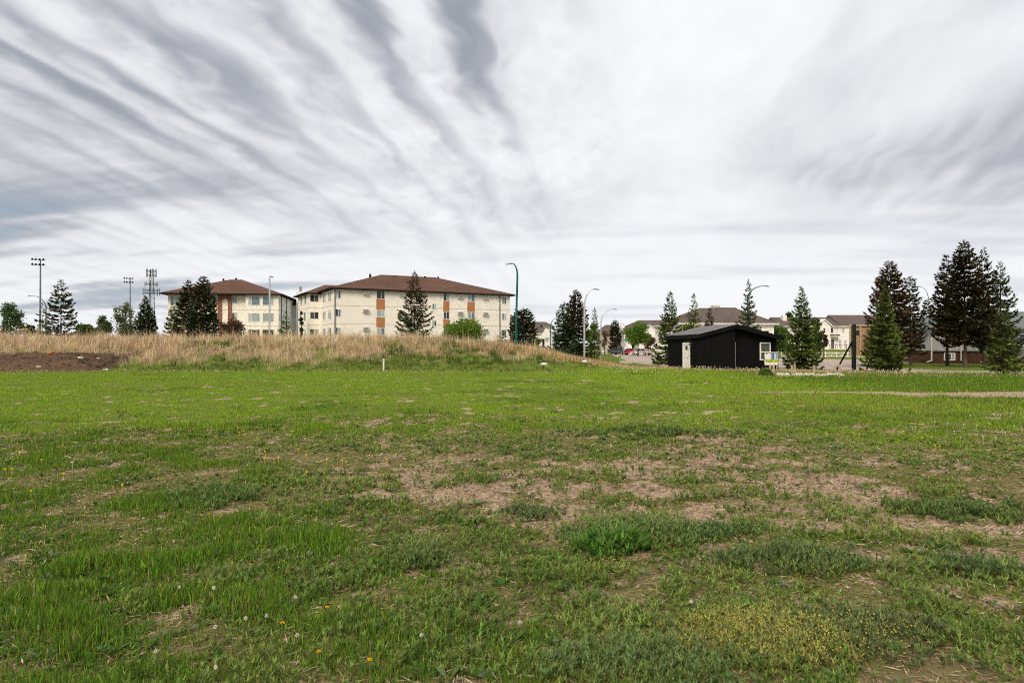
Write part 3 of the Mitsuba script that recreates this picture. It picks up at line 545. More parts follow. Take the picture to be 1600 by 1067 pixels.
def spruce(px, Y, top, half, label, colors, base=0.04, gap=.36, per=7, droop=.28, up=.35, sparse=1.0, zb=None, topgap=.8, seed=0, rust_top=None, rounded=0.78, group=None, leader=True, spray=1.0, name='spruce_tree', cat='spruce tree', lean=.006):
    rng = np.random.default_rng(1000 + seed)
    x = X(px, Y); z0 = float(G(x, Y)) if zb is None else zb
    h = Z(top, Y) - z0; r = half / F * Y
    k = thing(name, label, cat, group)
    M = frame(x, Y, z0, rng.uniform(0, 6)); lw = 0
    m = trunk(h * .97, max(.06, h * .013), rng, lean=lean); m.M = M; obj('trunk', m, 'bark', k)
    Ps, Ds, Ls, Ws, Cs = [], [], [], [], []
    z = base * h + .1; cols = np.array(colors, float)
    while z < h * .985:
        t = (z - base * h) / (h - base * h)
        env = r * (1 - t) ** rounded * (0.80 + 0.20 * min(1, t * 7))
        nb = max(4, int(round(per * (1 - .45 * t))))
        a0 = rng.uniform(0, 6.28)
        for b in range(nb + 1):
            az = a0 + 6.283 * b / nb + rng.normal() * .25
            ln = env * rng.uniform(.70, 1.12) + .05
            zz = z + rng.normal() * gap * .22
            steep = (1 - t)
            ns = max(6, int(ln / (.085 * spray) * sparse * 4.2))
            q = np.sort(rng.uniform(.03, 1, ns) ** .80)
            dz = -droop * ln * np.sin(q * 2.2) * (0.3 + .7 * steep) + up * ln * q ** 2.2 * (.35 + .9 * t)
            rad = ln * q
            wide = ln * .20 * np.sin(np.pi * np.clip(q * .9 + .08, 0, 1)) ** .7
            lat = rng.normal(size=ns) * wide * .55
            ca, sa = math.cos(az), math.sin(az)
            P = np.stack([ca * rad - sa * lat, sa * rad + ca * lat, zz + dz - np.abs(lat) * .25 + rng.normal(size=ns) * .03], 1)
            sd = np.sign(rng.uniform(-1, 1, ns)) * rng.uniform(.1, 1.0, ns)
            D = unit(np.stack([ca - sa * sd, sa + ca * sd, rng.normal(-.12, .28, ns) + .5 * (q > .92)], 1))
            c = cols[rng.integers(len(cols))] * rng.uniform(.75, 1.25)
            C = c[None] * rng.uniform(.75, 1.3, (ns, 1))
            if rust_top is not None: C = np.where((rng.uniform(size=(ns, 1)) < rust_top * nsm(.15, .8, t) * .9), np.array(RUST) * rng.uniform(.5, 1.15, (ns, 1)), C)
            Ps.append(P); Ds.append(D); Cs.append(C); L = rng.uniform(.18, .38, ns) * spray * min(1, .45 + ln * .5); Ls.append(L); Ws.append(L * rng.uniform(.30, .50, ns))
        z += gap * (1 - .55 * t) * rng.uniform(.85, 1.15)
    nl = 10
    if leader:
        P = np.stack([rng.normal(size=nl) * .03, rng.normal(size=nl) * .03, h * np.linspace(.93, .985, nl)], 1); Ps.append(P)
        Ds.append(unit(np.stack([rng.normal(size=nl) * .35, rng.normal(size=nl) * .35, np.ones(nl)], 1))); Ls.append(np.full(nl, .3)); Ws.append(np.full(nl, .09)); Cs.append(np.tile(cols[0], (nl, 1)))
    P, D, L, W, C = np.vstack(Ps), np.vstack(Ds), np.concatenate(Ls), np.concatenate(Ws), np.vstack(Cs)
    v, f = kites(P, D, L, W, rng, rng.normal(size=(len(P), 3)) * .8 + [0, 0, .9])
    obj('crown', (v @ M[:3, :3].T + M[:3, 3], f), 'vc_needle', k, np.repeat(C, 4, 0))
    return k
def leafy(name, px, Y, top, half, label, cat, col, stem=.3, n=5000, leaf=.16, clumps=16, squash=1.0, zb=None, seed=0, airy=0.0, limbs=6, col2=None, group=None, shape='round', base_frac=.2):
    rng = np.random.default_rng(5000 + seed)
    x = X(px, Y); z0 = float(G(x, Y)) if zb is None else zb
    h = Z(top, Y) - z0; r = half / F * Y
    k = thing(name, label, cat, group); M = frame(x, Y, z0, rng.uniform(0, 6))
    lo = h * base_frac; cz, rz = (lo + h) / 2, (h - lo) / 2
    u = unit(rng.normal(size=(clumps, 3))) * rng.uniform(.20, .95, (clumps, 1)) ** .6
    if shape == 'column': ctr = np.stack([u[:, 0] * r * .4, u[:, 1] * r * .4, lo + (h - lo) * rng.uniform(.05, .93, clumps)], 1)
    else: ctr = np.stack([u[:, 0] * r * .85, u[:, 1] * r * .85, cz + u[:, 2] * rz * .86], 1)
    rc = r * rng.uniform(.17, .42, clumps) * (1.25 if shape == 'column' else 1)
    m = trunk(max(h * .72, .3), max(.04, h * (.022 if stem > .2 else .012)), rng, lean=.03, top=.25)
    for i in range(min(limbs, clumps)):
        p = np.array([0, 0, h * rng.uniform(.18, .5)]); q = ctr[i]
        m.tube([p, (p + q) / 2 + [0, 0, -.05 * h], q], [max(.025, h * .009), max(.02, h * .006), .012], 6)
    m.M = M; obj('trunk', m, 'bark', k)
    w = rc ** 2; ci = rng.choice(clumps, n, p=w / w.sum())
    d = unit(rng.normal(size=(n, 3))); rad = rng.uniform(0, 1, n) ** (.42 if airy == 0 else .7)
    P = ctr[ci] + d * (rc[ci] * rad * (1 + .25 * rng.normal(size=n)))[:, None] * [1, 1, .85 * squash]
    if airy: P[:, 2] -= airy * rng.exponential(.35, n)
    P[:, 2] = np.clip(P[:, 2], .05, None)
    D = unit(d * .6 + rng.normal(size=(n, 3)) * .6 + [0, 0, -.15 if airy else .1])
    c2 = np.array(col2 if col2 is not None else np.array(col) * [1.35, 1.25, 1.1])
    tone = (rng.uniform(size=(clumps, 1)))[ci] * .7 + .3 * rng.uniform(size=(n, 1))
    C = 1.55 * (np.array(col) * (1 - tone) + c2 * tone) * rng.uniform(.7, 1.3, (n, 1))
    L = leaf * rng.uniform(.6, 1.3, n)
    v, f = kites(P, D, L, L * rng.uniform(.45, .75, n), rng)
    obj('crown', (v @ M[:3, :3].T + M[:3, 3], f), 'vc_leaf', k, np.repeat(np.clip(C, 0, .9), 4, 0))
    return k

spruce(95, 98, 437, 31, 'dark tiered spruce beside the tall floodlight mast at left', [DEEP, GREEN, BROWN], gap=.62, per=7, droop=.12, up=.30, sparse=.62, seed=1, spray=1.5, rounded=.8)
spruce(66, 94, 474, 14, 'thin ragged spruce in front of the floodlight mast at left', [GREEN, LIGHTG], gap=.95, per=5, droop=.05, up=.05, sparse=.6, seed=2, spray=1.5, rounded=.9)
spruce(227, 98, 463, 19, 'dense dark cone shaped spruce in front of the lattice tower', [DEEP, GREEN], gap=.32, per=9, seed=3, droop=.15, up=.55, sparse=1.0, spray=1.35, rounded=.85)
spruce(270, 94, 473, 16, 'small green spruce left of the paired brown spruces', [GREEN, LIGHTG, GREEN], gap=.5, per=7, seed=4, spray=1.2)
spruce(294, 90, 438, 24, 'left spruce of the tall brownish pair before the left apartment block', [DEEP, BROWN, GREEN], gap=.42, per=8, seed=5, rust_top=.35, spray=1.35, rounded=.62)
spruce(317, 88, 432, 32, 'right and larger spruce of the tall brownish pair', [DEEP, BROWN, BLUEG], gap=.42, per=8, seed=6, rust_top=.30, spray=1.35, rounded=.64)
spruce(447, 100, 487, 12, 'young light green spruce between the two apartment blocks', [LIGHTG, LIGHTG, GREEN], gap=.62, per=6, seed=7, spray=1.1, up=.5)
spruce(647.5, 74, 424, 34, 'rusty tiered spruce in front of the right apartment block', [GREEN, BROWN, BROWN, DEEP], gap=.50, per=8, seed=8, droop=.10, up=.42, rust_top=.45, spray=1.15, rounded=.88, sparse=.68)
spruce(785, 88, 518, 10, 'small young spruce at the right corner of the right apartment block', [LIGHTG, GREEN], gap=.4, per=6, seed=9, up=.5, spray=.9)
spruce(818, 84, 482, 25, 'rounded dark brown spruce right of the green street lamp', [DEEP, BROWN, GREEN], gap=.36, per=9, seed=10, rounded=.45, rust_top=.3, spray=1.25, leader=False)
spruce(799, 128, 492, 12, 'dark spruce half hidden behind the right apartment block corner', [DEEP, GREEN], gap=.45, per=8, seed=11, rounded=.5, spray=1.2)
spruce(881, 85, 472, 25, 'grey green spruce with spreading tiers left of the tallest mid spruce', [BLUEG, GREEN, DEEP], gap=.46, per=8, seed=12, up=.45, spray=1.25, rounded=.72)
spruce(900, 90, 453, 29, 'tall spruce with rusty top beside the grey street lamp', [DEEP, BLUEG, BROWN], gap=.42, per=8, seed=13, rust_top=.75, spray=1.3, rounded=.64)
spruce(929, 80, 482, 11, 'slim light green spruce just right of the grey street lamp', [LIGHTG, GREEN], gap=.42, per=7, seed=14, spray=1.0, up=.45)
spruce(961.5, 176, 500, 11, 'far dark brown spruce in front of the distant tan townhouse', [DEEP, BROWN, DEEP], gap=.5, per=8, seed=15, rounded=.45, spray=2.0)
spruce(1047, 69, 456, 31, 'wide light tipped spruce against the left end of the black shed', [GREEN, LIGHTG, GREEN], gap=.44, per=8, seed=16, up=.5, spray=1.05, rounded=.92)
spruce(1084, 76, 459, 22, 'slender spruce behind the grey roof slope of the shed', [GREEN, LIGHTG, LIGHTG], gap=.55, per=7, seed=17, up=.55, spray=1.1, rounded=.95)
spruce(1109, 84, 481, 14, 'short reddish spruce behind the shed ridge', [BROWN, GREEN, BROWN], gap=.42, per=8, seed=18, rust_top=.5, up=.5, spray=1.1)
spruce(1170, 74, 437, 26, 'tall thin spruce behind the right half of the shed', [BLUEG, GREEN, LIGHTG], gap=.55, per=7, seed=19, up=.45, rust_top=.55, spray=1.05, rounded=.95)
spruce(1253, 60, 449, 31, 'light green spruce standing right of the black shed', [GREEN, LIGHTG, LIGHTG, GREEN], gap=.36, per=9, seed=20, up=.4, spray=.95, rounded=.90, sparse=1.1)
spruce(1391, 72, 408, 43, 'great brown spruce behind the billboard', [(0.030, 0.032, 0.015), (0.070, 0.046, 0.025), (0.055, 0.038, 0.022)], gap=.44, per=9, seed=21, rust_top=.7, rounded=.66, up=.5, spray=1.15, base=.16)
spruce(1423, 76, 431, 23, 'tall dark spruce with bare lower trunk behind the great brown one', [DEEP, BLUEG, BROWN], gap=.5, per=8, seed=22, rounded=.6, spray=1.2, base=.17)
spruce(1382, 53, 443, 37, 'bright green spruce in front of the billboard', [GREEN, LIGHTG, LIGHTG, (0.06, 0.085, 0.02)], gap=.36, per=10, seed=23, up=.30, spray=.85, rounded=1.0, sparse=1.1)
spruce(1508, 70, 375, 50, 'tallest dark spruce in front of the bungalow, bare trunk below', [(0.024, 0.028, 0.013), (0.045, 0.034, 0.020), (0.034, 0.030, 0.016)], gap=.52, per=9, seed=24, rounded=.74, up=.5, spray=1.2, base=.20, rust_top=.2, droop=.2)
spruce(1480, 76, 397, 27, 'dark spruce on the left side of the bungalow cluster', [(0.024, 0.028, 0.013), (0.045, 0.034, 0.020)], gap=.5, per=8, seed=25, rounded=.68, up=.5, spray=1.2, base=.30)
spruce(1538, 73, 386, 30, 'dark spruce with a crooked top inside the bungalow cluster', [(0.024, 0.028, 0.013), (0.045, 0.034, 0.020)], gap=.6, per=7, seed=26, rounded=.8, up=.6, spray=1.2, base=.2, lean=.02)
spruce(1563, 78, 407, 36, 'open tiered dark spruce at the right of the bungalow cluster', [DEEP, DEEP, GREEN], gap=.62, per=8, seed=27, rounded=.85, sparse=.8, spray=1.25, base=.15, up=.5)
spruce(1449, 100, 468, 12, 'far dark spruce behind the left eave of the bungalow', [DEEP], gap=.5, per=9, seed=28, rounded=.4, spray=1.4)
spruce(1568, 42, 474, 31, 'green spruce at the right edge in front of the bungalow', [GREEN, LIGHTG, (0.05, 0.07, 0.02)], gap=.32, per=9, seed=29, up=.35, spray=.75, rounded=.95, rust_top=.35)

LG, MG, DG, PURP = (0.070, 0.125, 0.022), (0.045, 0.080, 0.020), (0.020, 0.040, 0.012), (0.045, 0.022, 0.018)
leafy('leafy_tree', 17, 95, 468, 18, 'young upright leafy tree at the far left edge', 'tree', (0.055, 0.090, 0.042), n=2600, leaf=.30, clumps=34, seed=1, base_frac=.02)
leafy('leafy_tree', 158, 130, 485, 15, 'round topped pale green tree left of the birch', 'tree', (0.06, 0.085, 0.04), n=3500, leaf=.36, clumps=15, seed=2, base_frac=.1, airy=.6)
leafy('birch_tree', 196, 120, 465, 18, 'airy drooping birch beside the second floodlight mast', 'tree', (0.075, 0.095, 0.045), n=3600, leaf=.30, clumps=24, seed=3, airy=1.4, base_frac=.12)
leafy('bush', 134, 118, 497, 15, 'low dark bush right of the dark tiered spruce', 'bush', MG, n=2600, leaf=.36, clumps=14, seed=4, base_frac=.02)
leafy('bush', 50, 125, 503, 9, 'low dark bush left of the tall floodlight mast', 'bush', DG, n=1500, leaf=.36, clumps=10, seed=5, base_frac=.02)
leafy('bush', 360, 82, 497, 21, 'purple brown bush right of the paired spruces', 'bush', (0.055, 0.030, 0.020), n=3600, leaf=.24, clumps=26, seed=6, base_frac=.02, col2=(0.085, 0.055, 0.03))
leafy('bush', 722, 71, 498, 32, 'bright green rounded bush in front of the right apartment block', 'bush', (0.075, 0.135, 0.024), n=7000, leaf=.22, clumps=30, seed=7, base_frac=.05)
leafy('bush', 838, 92, 523, 8, 'small yellow green bush beside the rounded dark spruce', 'bush', (0.10, 0.14, 0.03), n=1200, leaf=.2, clumps=9, seed=8, base_frac=.02)
leafy('leafy_tree', 924, 98, 494, 10, 'bright green tree behind the slim light spruce', 'tree', LG, n=2200, leaf=.28, clumps=12, seed=9)
leafy('leafy_tree', 997, 143, 503, 23, 'round bright green tree above the parked cars', 'tree', LG, n=6000, leaf=.40, clumps=26, seed=10, base_frac=.22)
leafy('bush', 1016, 168, 519, 12, 'dark purple shrub between the green tree and the shed spruce', 'bush', PURP, n=2600, leaf=.28, clumps=14, seed=11, base_frac=.05)
leafy('leafy_tree', 1214, 128, 494, 19, 'green tree behind the right end of the shed roof', 'tree', MG, n=4200, leaf=.36, clumps=18, seed=12, base_frac=.1, col2=LG)
leafy('leafy_tree', 1227, 175, 486, 12, 'dark green tree top beyond the townhouse chimney', 'tree', DG, n=3000, leaf=.45, clumps=12, seed=13, base_frac=.3)
leafy('leafy_tree', 1270, 74, 487, 15, 'dense green tree tucked behind the spruce by the shed', 'tree', (0.035, 0.065, 0.016), n=4200, leaf=.22, clumps=20, seed=14, base_frac=.1)
leafy('leafy_tree', 1287, 120, 511, 9, 'small purple leaved tree in front of the white townhouse', 'tree', PURP, n=1700, leaf=.26, clumps=12, seed=15, base_frac=.25, airy=.2)
leafy('leafy_tree', 1297, 195, 486, 9, 'tree top showing above the townhouse roof', 'tree', MG, n=1800, leaf=.45, clumps=10, seed=16, base_frac=.4)
leafy('leafy_tree', 1068, 80, 494, 15, 'yellow green tree between two spruces behind the shed', 'tree', (0.085, 0.10, 0.03), n=3600, leaf=.22, clumps=18, seed=17, base_frac=.05)
leafy('leafy_tree', 945, 160, 506, 9, 'thin brownish tree in front of the distant tan townhouse', 'tree', (0.11, 0.085, 0.06), n=1400, leaf=.34, clumps=12, seed=18, airy=.4, base_frac=.15)
leafy('columnar_shrub', 470.5, 108, 484, 4.2, 'narrow dark green column of foliage against the right apartment block', 'shrub', DG, n=1500, leaf=.24, clumps=16, seed=19, shape='column', base_frac=.02)
leafy('columnar_shrub', 849, 170, 529, 2.2, 'tiny dark columnar shrub in front of the far gabled house', 'shrub', DG, n=500, leaf=.3, clumps=8, seed=20, shape='column', base_frac=.02)
leafy('bush', 1196, 37.5, 579, 12, 'leafy green weed bush beside the wooden stakes', 'bush', (0.06, 0.105, 0.025), n=1800, leaf=.14, clumps=16, seed=21, base_frac=.0)
leafy('bush', 1030, 160, 536, 10, 'low green hedge bush behind the white parked car', 'bush', MG, n=900, leaf=.34, clumps=9, seed=22, base_frac=.0)

# ---------------------------------------------------------------- street lamps, masts, tower
def arc(x0, z0, x1, z1, n=14):
    """quarter ellipse, upright at the start and level at the end"""
    t = np.linspace(0, math.pi / 2, n)
    return [(x0 + (x1 - x0) * (1 - math.cos(a)), 0, z0 + (z1 - z0) * math.sin(a)) for a in t]
def street_lamp(px, Y, top, arm, zbend, label, color, yaw=0.0, rad=.085, zb=None, group='street lamps with curved arms', dx=0.0):
    x = X(px, Y); z0 = float(G(x, Y)) if zb is None else zb; h = Z(top, Y) - z0
    k = thing('street_lamp', label, 'street lamp', group); M = frame(x, Y, z0, yaw)
    pts = [(0, 0, -.2), (0, 0, h * .3), (dx * .6, 0, h * .62)] + [(p[0] + dx, 0, p[2]) for p in arc(0, h * zbend, arm, h)]
    rads = np.linspace(rad * 1.15, rad * .45, len(pts))
    obj('pole', MB(M).tube(pts, rads, 9), 'vc_metal', k, color, smooth=True)
    s = 1 if arm > 0 else -1
    obj('lamp_head', MB(M).tube([(arm + dx - .1 * s, 0, h + .02), (arm + dx + .18 * s, 0, h + .03), (arm + dx + .55 * s, 0, h - .02), (arm + dx + .72 * s, 0, h - .07)], [.05, .085, .08, .03], 9), 'vc_metal', k, (0.36, 0.37, 0.37), smooth=True)
    obj('base_plate', MB(M).box(-.22, .22, -.22, .22, -.1, .06), 'vc_matte', k, (.4, .4, .4))
    return k
TEAL, STEEL, PALE = (0.012, 0.15, 0.12), (0.48, 0.50, 0.52), (0.60, 0.62, 0.64)
street_lamp(806.5, 66, 412, -.45, .86, 'teal green curved street lamp at the end of the right apartment block', TEAL, dx=.12, rad=.095)
street_lamp(913, 84, 452, 1.15, .74, 'pale grey street lamp arching right beside the rusty topped spruce', PALE, rad=.11)
street_lamp(939, 128, 483, 2.3, .70, 'grey street lamp arching right above the parked cars', STEEL, rad=.10)
street_lamp(860, 168, 497, 1.6, .72, 'far teal street lamp arm behind the grey green spruce', TEAL, rad=.12)
street_lamp(1168.5, 84, 447, 2.0, .84, 'teal street lamp arching out of the thin spruce behind the shed', TEAL, rad=.09)
street_lamp(71.5, 112, 462, -2.3, .72, 'dark street lamp arching left across the tall floodlight mast', (0.12, 0.13, 0.14), rad=.09)
street_lamp(1452, 88, 448, -1.15, .78, 'dark street lamp arching left between the brown spruces at right', (0.10, 0.08, 0.08), rad=.045)
street_lamp(421, 94, 432, .12, .985, 'straight pale lamp pole in front of the left apartment block', PALE, yaw=1.3, rad=.11)
street_lamp(5.5, 100, 478, -.8, .9, 'slim teal pole at the far left edge beside the red banner', TEAL, rad=.07)

def mast(px, Y, top, label):
    x = X(px, Y); z0 = float(G(x, Y)); h = Z(top, Y) - z0
    k = thing('floodlight_mast', label, 'floodlight mast', 'sports field floodlight masts'); M = frame(x, Y, z0, .35)
    obj('pole', MB(M).tube([(0, 0, -.3), (0, 0, h * .5), (0, 0, h)], [.30, .24, .16], 10), 'vc_metal', k, (0.20, 0.20, 0.26), smooth=True)
    m = MB(M)
    for z in (h - .3, h - 1.7): m.box(-1.9, 1.3, -.08, .08, z, z + .10)
    obj('crossbar', m, 'vc_matte', k, (0.06, 0.06, 0.07))
    for z in (h - .3, h - 1.7):
        for s in (-1.7, -.9, 0.0, .9):
            c = MB(M); c.tube([(s, -.1, z + .1), (s - .05, -.45, z + .3), (s - .1, -.75, z + .1)], [.10, .22, .28], 9); obj('floodlight', c, 'vc_matte', k, (0.04, 0.04, 0.045))
mast(62.5, 190, 405, 'taller nearer floodlight mast behind the dark tiered spruce')
mast(203, 250, 434.5, 'shorter farther floodlight mast beside the birch')
def tower(px, Y, top):
    x = X(px, Y); z0 = float(G(x, Y)); h = Z(top, Y) - z0
    k = thing('lattice_tower', 'lattice communications tower with antenna rings at left', 'tower'); M = frame(x, Y, z0, .2)
    w = lambda z: 1.9 - 1.1 * min(1, z / h)
    cs = [(math.cos(a), math.sin(a)) for a in (0.5, 2.6, 4.7)]
    m, b = MB(M), MB(M); n = 16; zs = np.linspace(0, h, n + 1)
    for c in cs: m.bar((c[0] * w(0), c[1] * w(0), -.3), (c[0] * w(h), c[1] * w(h), h), .20)
    for z, z2 in zip(zs[:-1], zs[1:]):
        for i in range(3):
            p, q = cs[i], cs[(i + 1) % 3]
            b.bar((p[0] * w(z), p[1] * w(z), z), (q[0] * w(z2), q[1] * w(z2), z2), .10); b.bar((p[0] * w(z2), p[1] * w(z2), z2), (q[0] * w(z2), q[1] * w(z2), z2), .10)
    obj('mast_leg', m, 'vc_matte', k, (0.10, 0.105, 0.12)); obj('bracing', b, 'vc_matte', k, (0.13, 0.135, 0.15), kind='stuff')
    for z, r in ((h - .8, 2.0), (h - 2.6, 2.0), (h - 6.5, 2.6), (h - 9.2, 3.3), (h - 10.4, 3.3)):
        m = MB(M); t = np.linspace(0, 2 * math.pi, 13)
        for a0, a1 in zip(t[:-1], t[1:]): m.bar((r * math.cos(a0), r * math.sin(a0), z), (r * math.cos(a1), r * math.sin(a1), z), .13)
        for a in t[:-1:2]: m.bar((.5 * math.cos(a), .5 * math.sin(a), z), (r * math.cos(a), r * math.sin(a), z), .1)
        obj('antenna_ring', m, 'vc_matte', k, (0.10, 0.105, 0.12))
        for a in t[:-1:2]: obj('antenna', MB(M).box(r * math.cos(a) - .12, r * math.cos(a) + .12, r * math.sin(a) - .12, r * math.sin(a) + .12, z - .9, z + 1.1), 'vc_matte', k, (0.20, 0.21, 0.23))
    obj('antenna_dish', MB(M).tube([(0, -.9, h - 4.2), (0, -1.2, h - 4.2)], [.2, .75], 12), 'vc_matte', k, (0.5, .5, .5))
tower(236, 300, 421)

# ---------------------------------------------------------------- fences
def lattice_fence(label, p, q, w=2.05, hgt=.95):
    p, q = np.array(p, float), np.array(q, float); n = int(np.linalg.norm(q - p) / w)
    k = thing('lattice_fence', label, 'fence'); yaw = math.atan2(q[1] - p[1], q[0] - p[0])
    for i in range(n + 1):
        c = p + (q - p) * i / n; z = float(G(*c)); M = frame(c[0], c[1], z, yaw)
        obj('post', MB(M).box(-.09, .09, -.09, .09, -.2, hgt + .12), 'vc_satin', k, WHITE)
        if i == n: break
        L = np.linalg.norm(q - p) / n; m = MB(M); a, b = .095, L - .095
        m.box(a, b, -.05, .05, hgt - .17, hgt); m.box(a, b, -.05, .05, .08, .23)
        mid = (a + b) / 2
        for s in (-1, 1): m.bar((mid, 0, .24), (mid + s * (b - a) * .46, 0, hgt - .18), .09, .06); m.bar((mid, 0, .24), (mid + s * (b - a) * .16, 0, hgt - .18), .08, .05)
        obj('panel', m, 'vc_satin', k, WHITE)
lattice_fence('long white lattice fence with fan shaped bracing along the sidewalk', (X(1221, 135), 135), (X(1520, 131), 131))
lattice_fence('short distant white lattice fence left of the dark pickup truck', (X(843, 172), 172), (X(958, 176), 176))

# ---------------------------------------------------------------- parked cars
def car(px, Y, yaw, label, color, kind='sedan', L=4.6, W=1.8, H=1.45, zb=None, cat='car', group=None):
    x = X(px, Y); z0 = float(G(x, Y)) + .04 if zb is None else zb
    k = thing('parked_' + ('pickup_truck' if kind == 'pickup' else 'car'), label, cat, group); M = frame(x, Y, z0, yaw); h = L / 2
    if kind == 'pickup':
        low = [(-h, .45), (-h, 1.05), (-.3, 1.08), (1.3, 1.12), (h - .15, .98), (h, .75), (h, .42)]; cab = [(-.35, 1.05), (-.2, H), (1.0, H), (1.75, 1.1)]
    else:
        low = [(-h, .38), (-h + .04, .82), (-h + .5, .95), (h - 1.4, .93), (h - .25, .78), (h, .6), (h - .02, .32)]; cab = [(-h + .55, .93), (-h + 1.25, H), (.35, H), (1.25, .92)]
    def shell(prof, w0, w1, zt, zc):
        m = MB(M); p = np.array(prof, float)
        tri = trimesh.creation.extrude_polygon(Polygon(p), 1.0, engine='earcut'); v = tri.vertices.copy()
        wid = w0 + (w1 - w0) * np.clip((v[:, 1] - zc) / max(zt - zc, .01), 0, 1)
        return m.add(np.stack([v[:, 0], (v[:, 2] - .5) * wid, v[:, 1]], 1), tri.faces[:, ::-1])
    obj('body', shell(low, W, W * .96, 1.0, .4), 'vc_satin', k, color)
    c = np.array(cab); obj('glasshouse', shell(cab, W * .92, W * .74, H, .95), 'vc_glass', k, (0.02, 0.025, 0.03))
    rz = [(c[1][0] - .05, H - .07), (c[1][0] + .06, H + .03), (c[2][0] - .06, H + .03), (c[2][0] + .06, H - .07)]
    obj('roof', shell(rz, W * .775, W * .70, H, H - .1), 'vc_satin', k, color)
    m = MB(M)
    for s in (-1, 1):
        for i, j in ((0, 1), (2, 3)): m.bar((c[i][0], s * W * (.46 if i in (0, 3) else .37), c[i][1]), (c[j][0], s * W * (.46 if j in (0, 3) else .37), c[j][1]), .10, .08)
        xm = (c[1][0] + c[2][0]) / 2; m.bar((xm, s * W * .46, .95), (xm, s * W * .372, H - .02), .09, .07)
    obj('pillars', m, 'vc_satin', k, color)
    for sx in (-h * .62, h * .62):
        for s in (-1, 1):
            w = obj('wheel', MB(M).tube([(sx, s * (W / 2 - .20), .33), (sx, s * (W / 2 + .015), .33)], [.33, .33], 16), 'vc_matte', k, (0.012, 0.012, 0.012))
            obj('rim', MB(M).tube([(sx, s * (W / 2 - .1), .33), (sx, s * (W / 2 + .03), .33)], [.19, .19], 12), 'vc_metal', w, (0.5, 0.5, 0.52))
    for s in (-1, 1):
        obj('tail_light', MB(M).box(-h - .02, -h + .1, s * W * .40 - .16, s * W * .40 + .16, .70, .88), 'vc_satin', k, (0.35, 0.012, 0.012))
        obj('headlight', MB(M).box(h - .12, h + .01, s * W * .36 - .2, s * W * .36 + .2, .60, .74), 'vc_glass', k, (0.6, 0.6, 0.58))
    obj('bumper', MB(M).box(-h - .07, -h + .02, -W * .46, W * .46, .36, .58), 'vc_satin', k, (0.3, .3, .31) if kind == 'pickup' else color)
    obj('number_plate', MB(M).box(-h - .085, -h - .072, -.26, .26, .42, .55), 'vc_satin', k, (0.6, 0.6, 0.6))
car(967, 160, 2.25, 'dark grey pickup truck, leftmost of the parked row', (0.075, 0.077, 0.085), 'pickup', 5.6, 1.95, 1.85, cat='pickup truck')
car(984, 158, 2.5, 'red car parked between the grey pickup and the pale sedan', (0.50, 0.012, 0.02), 'sedan', 4.5, 1.8, 1.45)
car(1002, 155, 2.35, 'pale beige sedan at the right end of the parked row', (0.52, 0.48, 0.42), 'sedan', 4.9, 1.85, 1.45)
car(846, 120, .2, 'dark red car half hidden by tall dry grass at the mound', (0.32, 0.012, 0.025), 'sedan', 4.3, 1.75, 1.45, zb=.42)
car(1229, 148, .3, 'dark car parked by the townhouse just right of the shed', (0.02, 0.022, 0.026), 'sedan', 4.5, 1.8, 1.5, zb=1.1)

# ---------------------------------------------------------------- small things along the street
def at(px, Y, yaw=0.0, dz=0.0): x = X(px, Y); return frame(x, Y, float(G(x, Y)) + dz, yaw)
k = thing('billboard', 'old plywood billboard seen from behind on a black post with raking struts', 'billboard'); Mb = at(1334, 54.5, -.12)
obj('post', MB(Mb).box(-.13, .13, -.13, .13, -.4, 3.85), 'vc_satin', k, (0.008, 0.012, 0.012)); obj('post', MB(Mb).box(2.3, 2.62, -.15, .15, -.4, 3.7), 'vc_satin', k, (0.008, 0.012, 0.012))
for a, b in (((-.1, .0, 2.5), (-1.95, -1.35, -.1)), ((1.55, .05, 1.85), (.22, -1.6, -.1))): obj('strut', MB(Mb).bar(a, b, .09, .09), 'vc_matte', k, (0.012, 0.012, 0.013))
for i, (a, b) in enumerate(((-.26, .55), (.56, 1.62), (1.63, 2.9))): obj('plywood_panel', MB(Mb).box(a, b, .20, .23, 1.32, 3.80), 'plywood', k)
for s in (-.27, .50, 1.60, 2.85): obj('batten', MB(Mb).box(s, s + .11, .11, .197, 1.28, 3.86), 'timber', k)
for z in (3.70, ): obj('rail', MB(Mb).box(-.15, 2.8, .04, .107, z, z + .13), 'timber', k)
obj('meter_box', MB(Mb).box(.24, .46, .08, .19, 3.05, 3.35), 'vc_satin', k, (0.03, 0.04, 0.04))
k = thing('small_sign_post', 'thin grey sign post on the far street side behind the billboard', 'post'); obj('pole', MB(at(1339.5, 72)).tube([(0, 0, -.2), (0, 0, 1.75)], .04, 8), 'vc_metal', k, (.45, .46, .47)); obj('cap', MB(at(1339.5, 72)).box(-.06, .06, -.06, .06, 1.75, 1.8), 'vc_metal', k, (.4, .4, .4))

